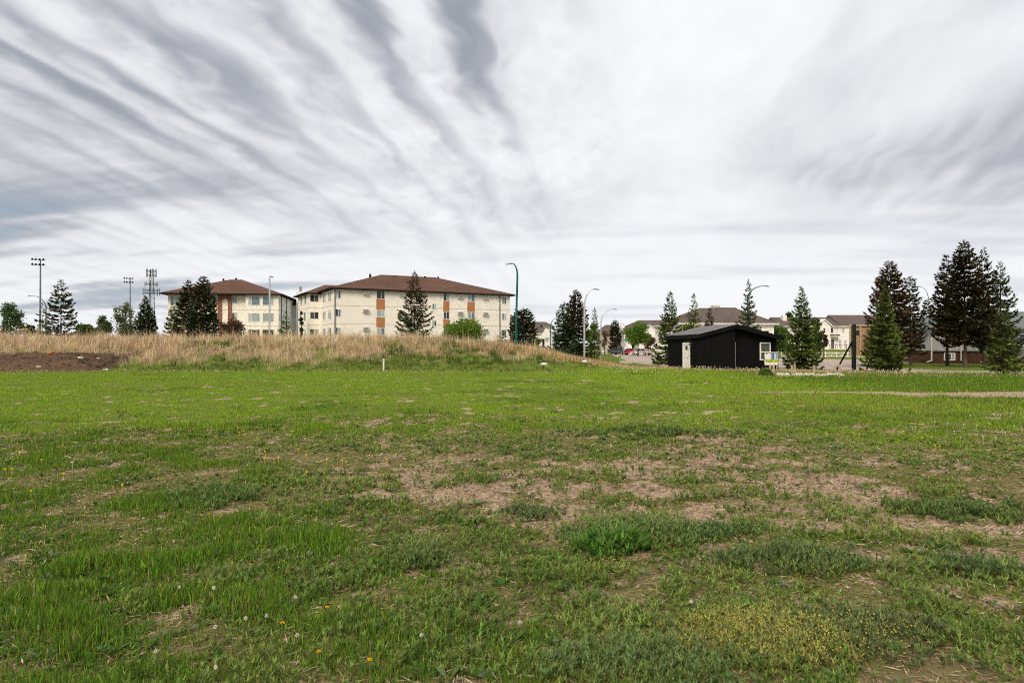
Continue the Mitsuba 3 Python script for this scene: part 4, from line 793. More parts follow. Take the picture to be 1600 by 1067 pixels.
k = thing('notice_sign', 'small framed notice sign with yellow green band in front of the shed window', 'sign'); Ms = at(1205, 53.2, .10, .02)
m = MB(Ms); z0, z1, hw = .52, 1.52, .60
obj('board', MB(Ms).box(-hw + .035, hw - .035, -.03, .03, z0 + .035, z1 - .035), 'vc_satin', k, (0.80, 0.80, 0.80))
for a in ((-hw, hw, z1 - .035, z1), (-hw, hw, z0, z0 + .035)): m.box(a[0], a[1], -.045, .045, a[2], a[3])
for a in (-hw, hw - .035): m.box(a, a + .035, -.045, .045, z0 + .035, z1 - .035)
obj('frame', m, 'vc_satin', k, (0.012, 0.012, 0.014))
m = MB(Ms); m.box(-hw - .02, hw + .02, -.05, .05, z1 + .003, z1 + .05); obj('top_rail', m, 'vc_satin', k, (0.6, .6, .6))
for a, b, c in ((-.30, -.08, (0.78, 0.78, 0.80)), (-.08, .0, (0.60, 0.55, 0.58)), (.0, .055, (0.07, 0.06, 0.14)), (.055, .22, (0.05, 0.17, 0.40)), (.22, .27, (0.28, 0.55, 0.70)), (.27, .38, (0.60, 0.62, 0.68)), (.38, .43, (0.10, 0.12, 0.20)), (.43, .49, (0.55, 0.60, 0.62)), (.49, .55, (0.10, 0.22, 0.25))):
    obj('picture_strip', MB(Ms).box(a + .003, b - .003, -.034, -.0305, z0 + .47, z1 - .06), 'vc_satin', k, c)
obj('picture_strip', MB(Ms).extrude([(-.46, z1 - .055), (-.30, z1 - .055), (-.38, z1 - .17)], -.034, -.0305), 'vc_satin', k, (0.12, 0.22, 0.03))
obj('picture_base', MB(Ms).box(-.54, .54, -.034, -.0305, z0 + .44, z0 + .467), 'vc_satin', k, (0.06, 0.06, 0.12))
obj('colour_band', MB(Ms).box(-.48, .55, -.034, -.0305, z0 + .20, z0 + .437), 'vc_satin', k, (0.55, 0.62, 0.03))
tx = meshkit.text_mesh('THANK YOU', .13, .003, bold=True); v = tx.vertices; v = np.stack([v[:, 0] - v[:, 0].mean() + .03 - (v[:, 0].max() + v[:, 0].min()) / 2 + v[:, 0].mean(), -.0345 - v[:, 2], v[:, 1] + z0 + .25], 1)
obj('lettering', MB(Ms).add(v, tx.faces), 'vc_matte', k, (0.10, 0.14, 0.13))
for s in (-1, 1): obj('leg', MB(Ms).bar((s * .52, .0, z0 + .01), (s * .52 + .22, .30 * s, -.15), .05), 'vc_metal', k, (0.12, 0.12, 0.12))

for i, (px, Y, hh, lab) in enumerate(((1203, 41.0, .62, 'first weathered stake from the left, far row'), (1208.5, 40.8, .60, 'second weathered stake from the left, far row'), (1237, 40.5, .62, 'third weathered stake from the left, far row'), (1241.5, 36.2, .74, 'near stake standing in front of the white slabs at left'),
        (1272, 40.3, .62, 'lone middle stake of the far row'), (1305, 40.2, .62, 'far stake of the right hand pair'), (1311.5, 36.4, .74, 'near stake of the right hand pair'))):
    Mk = at(px, Y, .1 * i); rng = np.random.default_rng(i)
    k = obj('wooden_stake', MB(Mk).extrude([(-.055, -.2), (.055, -.2), (.05 + .02 * rng.uniform(), hh), (-.01, hh + .02), (-.055, hh - .03)], -.03, .03), 'timber')
    tag(k, lab, 'stake', 'weathered wooden stakes')
rng = np.random.default_rng(77)
for i, (p0, p1, lab) in enumerate(((1212, 1232, 'leftmost white concrete slab piece lying between the stakes'), (1238, 1263, 'second white concrete slab piece from the left'), (1266, 1290, 'third white concrete slab piece from the left'), (1293, 1304, 'chunky white slab piece by the right hand stakes'), (1307, 1317, 'rightmost small white slab fragment'))):
    Y = 37.6; x0, x1 = X(p0, Y), X(p1, Y); zz = float(G((x0 + x1) / 2, Y)); n = 9
    xs = np.linspace(x0, x1, n); up = .20 + .06 * rng.normal(size=n).clip(-1, 1)
    pts = [(x, float(zz + u)) for x, u in zip(xs, up)] + [(x1 + .04, zz - .1), (x0 - .03, zz - .1)]
    k = obj('concrete_slab', MB().extrude(pts, Y - .22, Y + .22), 'vc_matte', None, (0.66, 0.63, 0.58)); tag(k, lab, 'slab', 'broken white slab pieces')

k = thing('marker_post', 'slim white marker post at the foot of the grassy mound', 'post'); Mp = at(599.5, 46.6)
obj('stem', MB(Mp).tube([(0, 0, -.2), (0, 0, .80)], .055, 10), 'vc_satin', k, WHITE, smooth=True); obj('cap', MB(Mp).tube([(0, 0, .80), (0, 0, .83), (0, 0, .86)], [.06, .06, .03], 10), 'vc_satin', k, (0.7, .7, .7))
k = thing('street_sign', 'stop sign seen from behind with a green street name blade on top', 'street sign'); Mq = at(974.5, 97)
obj('pole', MB(Mq).tube([(0, 0, -.2), (0, 0, 2.95)], .035, 8), 'vc_metal', k, (.5, .51, .52))
t = np.arange(8) * math.pi / 4 + math.pi / 8
obj('stop_plate', MB(Mq).extrude([(.34 * math.cos(a), 2.25 + .34 * math.sin(a)) for a in t], -.06, -.045), 'vc_metal', k, (0.55, 0.56, 0.57)); obj('name_blade', MB(Mq).box(-.05, .52, -.015, .015, 2.78, 2.98), 'vc_satin', k, (0.02, 0.33, 0.24))
k = thing('utility_box', 'short green utility pedestal at the road edge', 'utility box'); Mu = at(968.5, 86); obj('cabinet', MB(Mu).box(-.15, .15, -.13, .13, -.1, .72), 'vc_satin', k, (0.14, 0.33, 0.07)); obj('lid', MB(Mu).box(-.17, .17, -.15, .15, .722, .80), 'vc_satin', k, (0.16, 0.36, 0.09))
k = thing('concrete_barrier', 'low pale concrete block at the road edge', 'concrete block'); tag(k); Mc = at(978, 79); obj('block', MB(Mc).extrude([(-.75, -.1), (.75, -.1), (.72, .26), (-.70, .30)], -.25, .25), 'walk_surface', k); obj('lifting_loop', MB(Mc).tube([(-.1, 0, .25), (-.08, 0, .34), (.08, 0, .34), (.1, 0, .25)], .012, 6), 'vc_metal', k, (.2, .15, .1))
k = thing('brick_pillar', 'brick entrance pillar rising from the dry grass by the red car', 'pillar'); Mi = at(853, 74, .1); obj('shaft', MB(Mi).box(-.26, .26, -.26, .26, -.3, .66), 'brick', k); obj('cap', MB(Mi).box(-.32, .32, -.32, .32, .663, .76), 'vc_matte', k, (.5, .45, .4))
k = thing('banner', 'red banner panel at the far left edge', 'banner'); Mr = at(-1.5, 98); obj('panel', MB(Mr).box(-.5, .42, -.03, .03, .2, 1.65), 'vc_matte', k, (0.45, 0.035, 0.06)); obj('post', MB(Mr).box(.43, .50, -.04, .04, -.3, 1.8), 'vc_metal', k, (.02, .12, .11))
for i, (px, py, Y, s, lab, col) in enumerate(((914, 570, 50.5, .22, 'crumpled white paper lying on the mound below the grey lamp', (.75, .75, .75)), (850, 577, 48.5, .26, 'flattened white plastic sheet on the grass left of the crumpled paper', (.70, .72, .75)), (902, 569, 51.0, .10, 'orange scrap on the mound below the rusty topped spruce', (.7, .35, .03)))):
    rng = np.random.default_rng(300 + i); m = trimesh.creation.icosphere(subdivisions=2, radius=s); v = m.vertices * [1, .6, .45] * (1 + .35 * (meshkit.noise(m.vertices * 9 / s * .2, i) - .5))[:, None]
    M = at(px, Y, 0, s * .5 + (.28 if i != 1 else .22)); k = obj('litter', (v @ M[:3, :3].T + M[:3, 3], m.faces), 'vc_matte', None, col); tag(k, lab, 'litter')

# ---------------------------------------------------------------- the dirt heap and the stones on it
nx, ny = 150, 46
hx, hy = np.meshgrid(np.linspace(-62, X(196, 48.5), nx), np.linspace(45.6, 53.5, ny), indexing='ij')
e = nsm(0, .16, (hy - 45.6) / 7.9 - .05 + .12 * (fb(hx, hy, .5, 71, 3) - .5)) * nsm(1.0, .45, (hy - 45.6) / 7.9) * nsm(0, 2.2, X(196, 48.5) - hx - .8 * fb(hx, hy, .8, 73, 2))
hz = G(hx, hy, False) * (1 - .0 * e) - .10 + e * (.42 + .75 * fb(hx, hy, .32, 75, 3) + .30 * (fb(hx, hy, 1.3, 77, 3) - .4) + .22 * (fb(hx, hy, 4.2, 79, 2) - .5)) 
i, j = np.meshgrid(np.arange(nx - 1), np.arange(ny - 1), indexing='ij'); q = np.stack([i * ny + j, (i + 1) * ny + j, (i + 1) * ny + j + 1, i * ny + j + 1], -1).reshape(-1, 4)
heap = obj('dirt_heap', (np.stack([hx, hy, hz], -1).reshape(-1, 3), np.vstack([q[:, [0, 1, 2]], q[:, [0, 2, 3]]])), 'dirt', smooth=True); tag(heap, 'long heap of dark brown soil at the left edge', 'dirt heap')
def heap_z(x, y):
    a = np.argmin(np.abs(hx[:, 0] - x)); b = np.argmin(np.abs(hy[0] - y)); return float(hz[a, b])
def rock(x, y, z, s, col, seed, flat=.65):
    m = trimesh.creation.icosphere(subdivisions=2, radius=s); v = m.vertices * (1 + .9 * (meshkit.noise(m.vertices / s * 1.3 + seed, seed) - .5))[:, None] * [1.2, 1, flat]
    return v + [x, y, z], m.faces
STN = [(126, 574, 'pale stone low on the middle of the dirt heap', (.62, .58, .54), .15), (166, 573, 'white stone at the right end of the dirt heap', (.70, .68, .66), .17), (153, 561, 'small upright pale stone high on the dirt heap', (.55, .50, .46), .11), (78, 554, 'orange brick fragment on the crest of the dirt heap', (.62, .22, .05), .16), (61, 579, 'pale clod at the foot of the dirt heap', (.40, .36, .26), .13)]
for n, (px, py, lab, col, s) in enumerate(STN):
    Y = float(np.interp(py, [550, 580], [50.2, 46.6])); x = X(px, Y); v, f = rock(x, Y, heap_z(x, Y) + .05, s, col, n)
    k = obj('stone', (v, f), 'vc_matte', None, col); tag(k, lab, 'stone')
rng = np.random.default_rng(8); m = MB()
for n in range(420):
    x, y = rng.uniform(-48, X(190, 48.5)), rng.uniform(46.3, 50.6); v, f = rock(x, y, 0, rng.uniform(.03, .13) ** 1.0, None, n + 20); z = heap_z(x, y)
    if z > G(x, y) - .05: m.add(v + [0, 0, z + .01], f)
obj('clod', m, 'dirt', heap, kind='stuff')

# ---------------------------------------------------------------- the gravel path
g = []
xs = np.linspace(8.2, 40, 260)
lo = np.interp(xs, [8.2, 10.5, 13, 16.5, 20, 40], [24.3, 23.5, 22.4, 21.3, 20.6, 20.6]); hi = np.interp(xs, [8.2, 10.5, 13, 16, 40], [24.5, 24.4, 24.3, 24.5, 25.2])
lo = lo + .55 * (fb(xs, 0, .7, 91, 3) - .5) * 2 * nsm(8.2, 10, xs); hi = hi + .45 * (fb(xs, 9, .8, 93, 3) - .5) * 2 * nsm(8.2, 10, xs)
sheet('gravel_path', Polygon(list(zip(xs, lo)) + list(zip(xs[::-1], hi[::-1]))).buffer(0), .022, 'gravel_surface', .5)

# ---------------------------------------------------------------- grass and weeds
def field(n, r0, r1, rng, p=-.9, half=41):
    """points on the ground, thinning with distance; returns x, y, r"""
    a = p + 1; u = rng.uniform(size=n); r = (r0 ** a + u * (r1 ** a - r0 ** a)) ** (1 / a); t = rng.uniform(-half, half, n) * math.pi / 180
    return r * np.sin(t), r * np.cos(t), r
def blades(x, y, z, h, w, C, rng, lean=.35, two=False, crv=1.0):
    """grass blades: one triangle, or three with a bend"""
    n = len(x); a = rng.uniform(0, 6.283, n); b = rng.uniform(0, 6.283, n); l = np.abs(rng.normal(0, lean, n)) * h
    P = np.stack([x, y, z], 1); S = np.stack([np.cos(a), np.sin(a), a * 0], 1) * (w / 2)[:, None]
    D = np.stack([np.cos(b) * l, np.sin(b) * l, np.sqrt(np.maximum(h * h - l * l, (.25 * h) ** 2))], 1)
    if not two:
        v = np.stack([P - S, P + S, P + D], 1).reshape(-1, 3); k = np.arange(n)[:, None] * 3
        return v, k + [0, 1, 2], np.repeat(C, 3, 0)
    Mm = P + D * [.32, .32, .58]
    v = np.stack([P - S, P + S, Mm + S * .8, Mm - S * .8, P + D], 1).reshape(-1, 3); k = np.arange(n)[:, None] * 5
    tip = C * 1.12
    return v, np.vstack([k + [0, 1, 2], k + [0, 2, 3], k + [3, 2, 4]]), np.stack([C, C, C, C, tip], 1).reshape(-1, 3)
def join(parts):
    v, f, c, n = [], [], [], 0
    for a, b, d in parts: v.append(a); f.append(b + n); c.append(d); n += len(a)
    return (np.vstack(v), np.vstack(f)), np.vstack(c)
def tones(n, base, rng, amp=.25, hue=.12):
    b = np.asarray(base, float); b = b if b.ndim == 2 else np.tile(b, (n, 1))
    return np.clip(b * rng.uniform(1 - amp, 1 + amp, (n, 1)) * (1 + hue * rng.normal(size=(n, 3))), .005, .9)
rng = np.random.default_rng(42)
GR = [np.array(c) for c in ((0.130, 0.238, 0.026), (0.255, 0.400, 0.038), (0.082, 0.168, 0.026), (0.215, 0.215, 0.068), (0.420, 0.320, 0.165))]   # mid, lime, deep, olive, straw
def weedy(x, y):
    """0 where grass rules, 1 where low weeds do"""
    w = np.exp(-((x - 3.2) / 4.5) ** 2 - ((y - 7) / 4.8) ** 2) * 1.0 + .5 * np.exp(-((x + 2.5) / 3.5) ** 2 - ((y - 11) / 3.0) ** 2) + .25 * nsm(15, 8, y) * nsm(-3, 1, x)
    return nsm(.42, .60, fb(x, y, .9, 101, 3) * .55 + .62 * np.minimum(w, .8))
# short lawn grass
parts = []
for r0, r1, n, two in ((2.3, 6.5, 215000, True), (6.5, 15, 330000, False), (15, 52, 560000, False)):
    x, y, r = field(n, r0, r1, rng, -.75 if r0 > 10 else -.4)
    bz, wd = bare(x, y) * (1 - nsm(30, 46, r)), weedy(x, y)
    patch = fb(x, y, 1.6, 111, 3); big = fb(x, y, .28, 113, 3)
    keep = rng.uniform(size=n) < (1 - .97 * bz) * (1 - .62 * wd * (r < 20)) * (.16 + 1.2 * nsm(.34, .64, patch)) * (1 - .93 * on_path(x, y)) * nsm(54, 46, y)
    x, y, r, patch, big, wd = x[keep], y[keep], r[keep], patch[keep], big[keep], wd[keep]; n = len(x)
    tall = nsm(.48, .72, patch) * (.5 + .7 * nsm(.4, .65, fb(x, y, .5, 117, 2)))
    h = (.040 + .055 * tall + .05 * nsm(3, 14, x) * nsm(14, 18, y) + .10 * nsm(30, 40, y) * nsm(2, 8, x)) * rng.uniform(.6, 1.3, n) * (1 + .25 * nsm(5, 3, r)) * np.where(x + .2 * y < 1.2, 1.2, 1.0) * (1 - .30 * nsm(14, 20, r) * nsm(6, 0, x)) * (1 - .50 * wd)
    w = .0042 * (r / 3.0) ** .86 * rng.uniform(.6, 1.2, n) * np.where(rng.uniform(size=n) < .12, 1.9, 1.0)
    lime = nsm(.30, .55, big + .12 * nsm(18, 28, r)) * nsm(8, 20, r) * nsm(17, 9, x) * .95 + .12
    pick = rng.uniform(size=n)
    C = np.where((pick < lime)[:, None], GR[1], np.where((rng.uniform(size=n) < .30)[:, None], GR[2], GR[0]))
    C = np.where((rng.uniform(size=n) < .07 + .14 * nsm(.52, .36, patch) + .22 * nsm(3, 9, x) * nsm(14, 18, y) * nsm(29, 20, y))[:, None], GR[3], C)
    C = np.where((rng.uniform(size=n) < .025 + .06 * nsm(.5, .3, patch))[:, None], GR[4], C)
    parts.append(blades(x, y, G(x, y) - .004, h, w, tones(n, C, rng), rng, lean=.42, two=two))
mesh, col = join(parts)
tag(obj('lawn_grass', mesh, 'vc_leaf', None, col), 'short uneven green grass covering the vacant lot', 'grass', kind='stuff')
print('lawn tris', len(mesh[1]))

# fine leaved grey green weeds in low clumps
def stems(cx, cy, cr, ch, per, leaves, leaf, rng, base, r):
    k = np.repeat(np.arange(len(cx)), per); n = len(k)
    a, q = rng.uniform(0, 6.283, n), np.sqrt(rng.uniform(size=n)); x, y = cx[k] + np.cos(a) * q * cr[k], cy[k] + np.sin(a) * q * cr[k]
    h = ch[k] * (1 - .55 * q ** 2) * rng.uniform(.6, 1.15, n); out = np.stack([np.cos(a), np.sin(a)], 1) * (q * .35)[:, None]
    j = np.repeat(np.arange(n), leaves); t = rng.uniform(.12, 1, len(j)); hh = h[j]
    P = np.stack([x[j] + out[j, 0] * hh * t, y[j] + out[j, 1] * hh * t, G(x, y)[j] + hh * t * .92], 1)
    b = rng.uniform(0, 6.283, len(j)); D = unit(np.stack([np.cos(b), np.sin(b), rng.uniform(.35, 1.5, len(j))], 1))
    S = np.stack([-np.sin(b), np.cos(b), b * 0], 1); L = leaf * rng.uniform(.6, 1.3, len(j)) * (r[k][j] / 4) ** .55; W = L * .26
    v = np.stack([P - S * W[:, None] / 2, P + S * W[:, None] / 2, P + D * L[:, None]], 1).reshape(-1, 3)
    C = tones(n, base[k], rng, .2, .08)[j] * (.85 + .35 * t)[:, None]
    return v, np.arange(len(j))[:, None] * 3 + [0, 1, 2], np.repeat(C, 3, 0)
parts = []
for r0, r1, n, per, lv in ((2.4, 5, 1500, 9, 13), (5, 9, 1900, 8, 9), (9, 20, 2600, 6, 7)):
    x, y, r = field(n, r0, r1, rng, .3); keep = rng.uniform(size=n) < (.10 + .90 * weedy(x, y)) * (1 - .80 * bare(x, y)) * (.10 + 1.2 * nsm(.44, .58, fb(x, y, 1.9, 121, 3)))
    x, y, r = x[keep], y[keep], r[keep]; n = len(x); tone = rng.uniform(size=(n, 1)) * .5 + .5 * nsm(.35, .65, fb(x, y, .9, 123, 2))[:, None]
    base = np.array([0.118, 0.195, 0.042]) * (1 - tone) + np.array([0.255, 0.320, 0.090]) * tone
    parts.append(stems(x, y, rng.uniform(.06, .17, n) * (1 + .03 * r), rng.uniform(.05, .14, n), per, lv, .034, rng, base, r))
def patch(px, py, rx, ry, n, h0, h1, base, per=9, lv=14, leaf=.034):
    Y = 1.6 * F / (py - HY); cx, cy = X(px, Y), Y; a, q = rng.uniform(0, 6.283, n), np.sqrt(rng.uniform(size=n)) * rng.uniform(.8, 1.15, n); x, y = cx + rx * q * np.cos(a), cy + ry * q * np.sin(a)
    parts.append(stems(x, y, np.full(n, .12), rng.uniform(h0, h1, n) * (1 - .5 * np.minimum(q, 1) ** 2), per, lv, leaf, rng, np.tile(np.array(base) * 1.62, (n, 1)), np.hypot(x, y)))
patch(985, 838, .58, .40, 80, .15, .26, (0.105, 0.150, 0.050)); patch(955, 860, .24, .15, 22, .15, .24, (0.062, 0.125, 0.024), lv=10, leaf=.07)
patch(1225, 890, .62, .22, 62, .12, .24, (0.090, 0.125, 0.048)); patch(1530, 895, .35, .16, 32, .12, .2, (0.085, 0.12, 0.05)); patch(1190, 1010, .48, .30, 110, .10, .17, (0.185, 0.185, 0.062)); patch(1010, 1045, .55, .22, 80, .12, .20, (0.095, 0.135, 0.05))
patch(1340, 1000, .5, .3, 70, .10, .18, (0.095, 0.12, 0.05)); patch(1105, 838, .35, .2, 26, .08, .14, (0.08, 0.12, 0.045)); patch(670, 880, .16, .12, 16, .18, .28, (0.10, 0.14, 0.05)); patch(330, 780, .5, .5, 36, .12, .2, (0.085, 0.13, 0.04)); patch(830, 800, .3, .2, 24, .08, .15, (0.09, 0.12, 0.05)); patch(1500, 800, .8, .4, 60, .10, .2, (0.08, 0.12, 0.04)); patch(1030, 680, 1.8, .8, 50, .1, .18, (0.075, 0.115, 0.035), per=8, lv=10)
fl = []
def sprinkle(px, py, rx, ry, n, z0, z1):
    Y = 1.6 * F / (py - HY); a, q = rng.uniform(0, 6.283, n), np.sqrt(rng.uniform(size=n)); x, y = X(px, Y) + rx * q * np.cos(a), Y + ry * q * np.sin(a)
    fl.append(np.stack([x, y, G(x, y) + rng.uniform(z0, z1, n) * (1.05 - .45 * q ** 2)], 1))
sprinkle(1190, 1010, .46, .30, 900, .09, .175); sprinkle(1330, 1015, .40, .25, 260, .09, .17); sprinkle(950, 900, .22, .14, 150, .06, .12)
P = np.vstack(fl); n = len(P); D = unit(rng.normal(size=(n, 3)) + [0, -.3, .9]); v, f = kites(P, D, .011 * rng.uniform(.7, 1.3, n), .010, rng)
tag(obj('weed_flowers', (v, f), 'vc_leaf', None, np.repeat(tones(n, (0.46, 0.44, 0.10), rng, .2, .06), 4, 0)), 'tiny pale yellow flowers on the weeds at the bottom right', 'flowers', kind='stuff')
mesh, col = join(parts); print('weed tris', len(mesh[1]))
tag(obj('fine_weeds', mesh, 'vc_leaf', None, col), 'low grey green feathery weeds in clumps on the bare soil', 'weeds', kind='stuff')
# broad leaved rosettes
parts = []
n = 9500; x, y, r = field(n, 2.4, 15, rng, .1)
m0 = nsm(.50, .66, fb(x, y, 1.1, 131, 3) + .10 * np.exp(-((x - 1.2) / 2.2) ** 2 - ((y - 4.2) / 1.0) ** 2)); keep = rng.uniform(size=n) < m0 * (1 - .7 * bare(x, y)) + .10
x, y, r = x[keep], y[keep], r[keep]; n = len(x); k = np.repeat(np.arange(n), 9); a = rng.uniform(0, 6.283, len(k)); rs = rng.uniform(.018, .070, n)[k] * rng.uniform(.6, 1.2, len(k)) * (1 + .03 * r[k])
D = unit(np.stack([np.cos(a), np.sin(a), rng.uniform(.15, 1.1, len(k))], 1)); S = np.stack([-np.sin(a), np.cos(a), a * 0], 1)
P = np.stack([x, y, G(x, y)], 1)[k] + D * (rs * .25)[:, None]; W = rs * rng.uniform(.28, .48, len(k)); Mm = P + D * (rs * .6)[:, None]; tipz = np.stack([D[:, 0], D[:, 1], D[:, 2] * .35], 1)
v = np.stack([P, Mm + S * W[:, None] / 2, Mm - S * W[:, None] / 2, Mm + tipz * (rs * .45)[:, None]], 1).reshape(-1, 3); b = np.arange(len(k))[:, None] * 4
C = tones(len(k), np.where((rng.uniform(size=n) < .3)[:, None], [0.15, 0.20, 0.10], [0.075, 0.160, 0.030])[k], rng, .2, .08)
mesh = (v, np.vstack([b + [0, 1, 2], b + [1, 3, 2]])); print('rosette tris', len(mesh[1]))
tag(obj('broadleaf_weeds', mesh, 'vc_leaf', None, np.repeat(C, 4, 0)), 'low rosettes of broad green leaves among the grass', 'weeds', kind='stuff')
# straw litter and pebbles on the bare soil
n = 150000; x, y, r = field(n, 2.5, 16, rng, -.25); keep = rng.uniform(size=n) < .45 + .55 * bare(x, y); x, y, r = x[keep], y[keep], r[keep]; n = len(x)
a = rng.uniform(0, 6.283, n); D = np.stack([np.cos(a), np.sin(a), rng.normal(0, .16, n)], 1); L = rng.uniform(.015, .085, n) * (1 + .06 * r); W = .0030 * (r / 3) ** .75 * rng.uniform(.7, 1.6, n)
v, f = kites(np.stack([x, y, G(x, y) + rng.uniform(.003, .02, n)], 1), unit(D), L, W * 1.6, rng, np.tile([0, 0, 1.0], (n, 1)) + .3 * rng.normal(size=(n, 3)))
C = tones(n, np.where((rng.uniform(size=n) < .35)[:, None], [0.46, 0.37, 0.26], [0.27, 0.19, 0.12]), rng, .3, .05)
tag(obj('straw_litter', (v, f), 'vc_matte', None, np.repeat(C, 4, 0)), 'dead straw and stalks scattered over the bare soil', 'straw', kind='stuff')

# tall dry grass and green grass on the mound
parts = []
def tall(n, x0, x1, y0, y1, fn, tuft=0):
    x, y = rng.uniform(x0, x1, n), rng.uniform(y0, y1, n); th, tc = np.ones(n), np.ones((n, 1))
    if tuft:
        k = rng.integers(n // tuft, size=n); s_ = rng.uniform(.06, .26, n)[k]; x, y = x[k] + rng.normal(size=n) * s_, y[k] + rng.normal(size=n) * s_; th = np.exp(rng.normal(0, .28, n))[k]; tc = np.exp(rng.normal(0, .22, n))[k][:, None]
    p, h, C, w = fn(x, y); keep = rng.uniform(size=n) < p; m_ = keep.sum()
    parts.append(blades(x[keep], y[keep], G(x, y)[keep] - .02, (h * th)[keep] * rng.uniform(.5, 1.25, m_), w[keep] * rng.uniform(.6, 1.5, m_), tones(m_, (C * tc)[keep], rng, .25, .06), rng, lean=.46, two=True))
TAN = np.array([[0.66, 0.51, 0.31], [0.54, 0.39, 0.23], [0.78, 0.65, 0.46], [0.40, 0.30, 0.19]]); GM = np.array([[0.135, 0.200, 0.040], [0.095, 0.155, 0.036], [0.200, 0.240, 0.064]])
def mound(x, y):
    n = len(x); foot = nsm(47.0, 52, y + 2.0 * (fb(x, y, .35, 141, 2) - .5)); dryn = fb(x, y, .42, 143, 3); 
    dry = np.clip(nsm(.40, .56, dryn + .24 * foot - .185 + .12 * nsm(-20, -34, x) - .16 * nsm(-16, -6, x) * nsm(58, 50, y)), 0, 1)
    heapm = ((x < X(196, 48.5) - .9) & (y < 50.8))
    low = nsm(-6, 5, x)
    p = np.where(heapm, .0, (.25 + .75 * nsm(.30, .52, fb(x, y, .9, 145, 2))) * nsm(46.4, 47.4, y)) * nsm(10.5, 6.5, x)
    h = (.28 + .52 * foot * nsm(.35, .6, dryn + .1)) * (1 - .50 * low * nsm(60, 52, y)) * np.where(y > 56, 1.0, .85) * (1 - .55 * nsm(1, 7, x)) * (.32 + 1.35 * fb(x, y, 1.5, 147, 3))
    isd = rng.uniform(size=n) < dry * (1 - .55 * low * nsm(57, 53, y)); C = np.where(isd[:, None], TAN[rng.integers(4, size=n)], GM[rng.integers(3, size=n)]) * (.30 + 1.35 * fb(x, y, 1.1, 149, 3))[:, None]
    return p, h * np.where(isd, 1.0, .72), C, np.full(n, .024) * np.where(isd, .85, 1.2)
tall(165000, -58, 13, 46.3, 66, mound, 20)
tall(26000, -4, 11, 54, 74, lambda x, y: (np.full(len(x), .8) * nsm(10, 6.5, x), (1 - .3 * nsm(3, 8, x)) * .62 + .3 * (fb(x, y, .6, 151, 2) - .5), np.where((rng.uniform(size=len(x)) < .72)[:, None], TAN[rng.integers(4, size=len(x))] * [1.05, .9, .85], GM[rng.integers(3, size=len(x))]), np.full(len(x), .024)))
mesh, col = join(parts); print('mound tris', len(mesh[1]))
tag(obj('tall_dry_grass', mesh, 'vc_leaf', None, col), 'tall tan and green grass covering the mound behind the lot', 'grass', kind='stuff')
parts = []
def verge(x, y):
    n = len(x); k = rng.integers(4, size=n); isd = rng.uniform(size=n) < .34 + .46 * nsm(44, 48, y) * nsm(7, 10, x)
    return nsm(5, 9, x) * np.where((x > 29.5 - .25 * (y - 46)) & (y > 44), 0, 1.0) * (.4 + .6 * nsm(.35, .5, fb(x, y, .8, 161, 2))), (.20 + .14 * fb(x, y, .7, 163, 2)) * (1 - .4 * nsm(16, 12, x)), np.where(isd[:, None], TAN[k] * [1.05, 1.0, 1.0], GM[rng.integers(3, size=n)] * 1.1), np.full(n, .021)
tall(42000, 5, 34, 36, 63, verge)
tall(9000, -46, 6, 43.5, 47.2, lambda x, y: (np.full(len(x), .6), np.full(len(x), .16), np.where((rng.uniform(size=len(x)) < .25)[:, None], TAN[0], GM[rng.integers(3, size=len(x))] * 1.1), np.full(len(x), .024)))
mesh, col = join(parts)
tag(obj('verge_grass', mesh, 'vc_leaf', None, col), 'ankle high seeding grass strip in front of the shed and street', 'grass', kind='stuff')
# white dandelion heads along the far verge
n = 2600; x, y = rng.uniform(-30, 30, n), rng.uniform(34, 56, n); keep = rng.uniform(size=n) < np.where(x > 5, nsm(34, 40, y) * np.where(x > 29.5 - .25 * (y - 46), 0, 1), .12 * nsm(47, 44, y)) * nsm(.40, .62, fb(x, y, .5, 171, 2)) ; x, y = x[keep], y[keep]; n = len(x)
ico = trimesh.creation.icosphere(subdivisions=0, radius=.030); v = (ico.vertices[None] * rng.uniform(.7, 1.25, (n, 1, 1)) + np.stack([x, y, G(x, y) + rng.uniform(.20, .38, n)], 1)[:, None]).reshape(-1, 3); f = (ico.faces[None] + (np.arange(n) * 12)[:, None, None]).reshape(-1, 3)
tag(obj('far_dandelion_heads', (v, f), 'vc_matte', None, (0.55, 0.50, 0.44)), 'pale dandelion seed heads scattered through the far verge', 'flowers', kind='stuff')

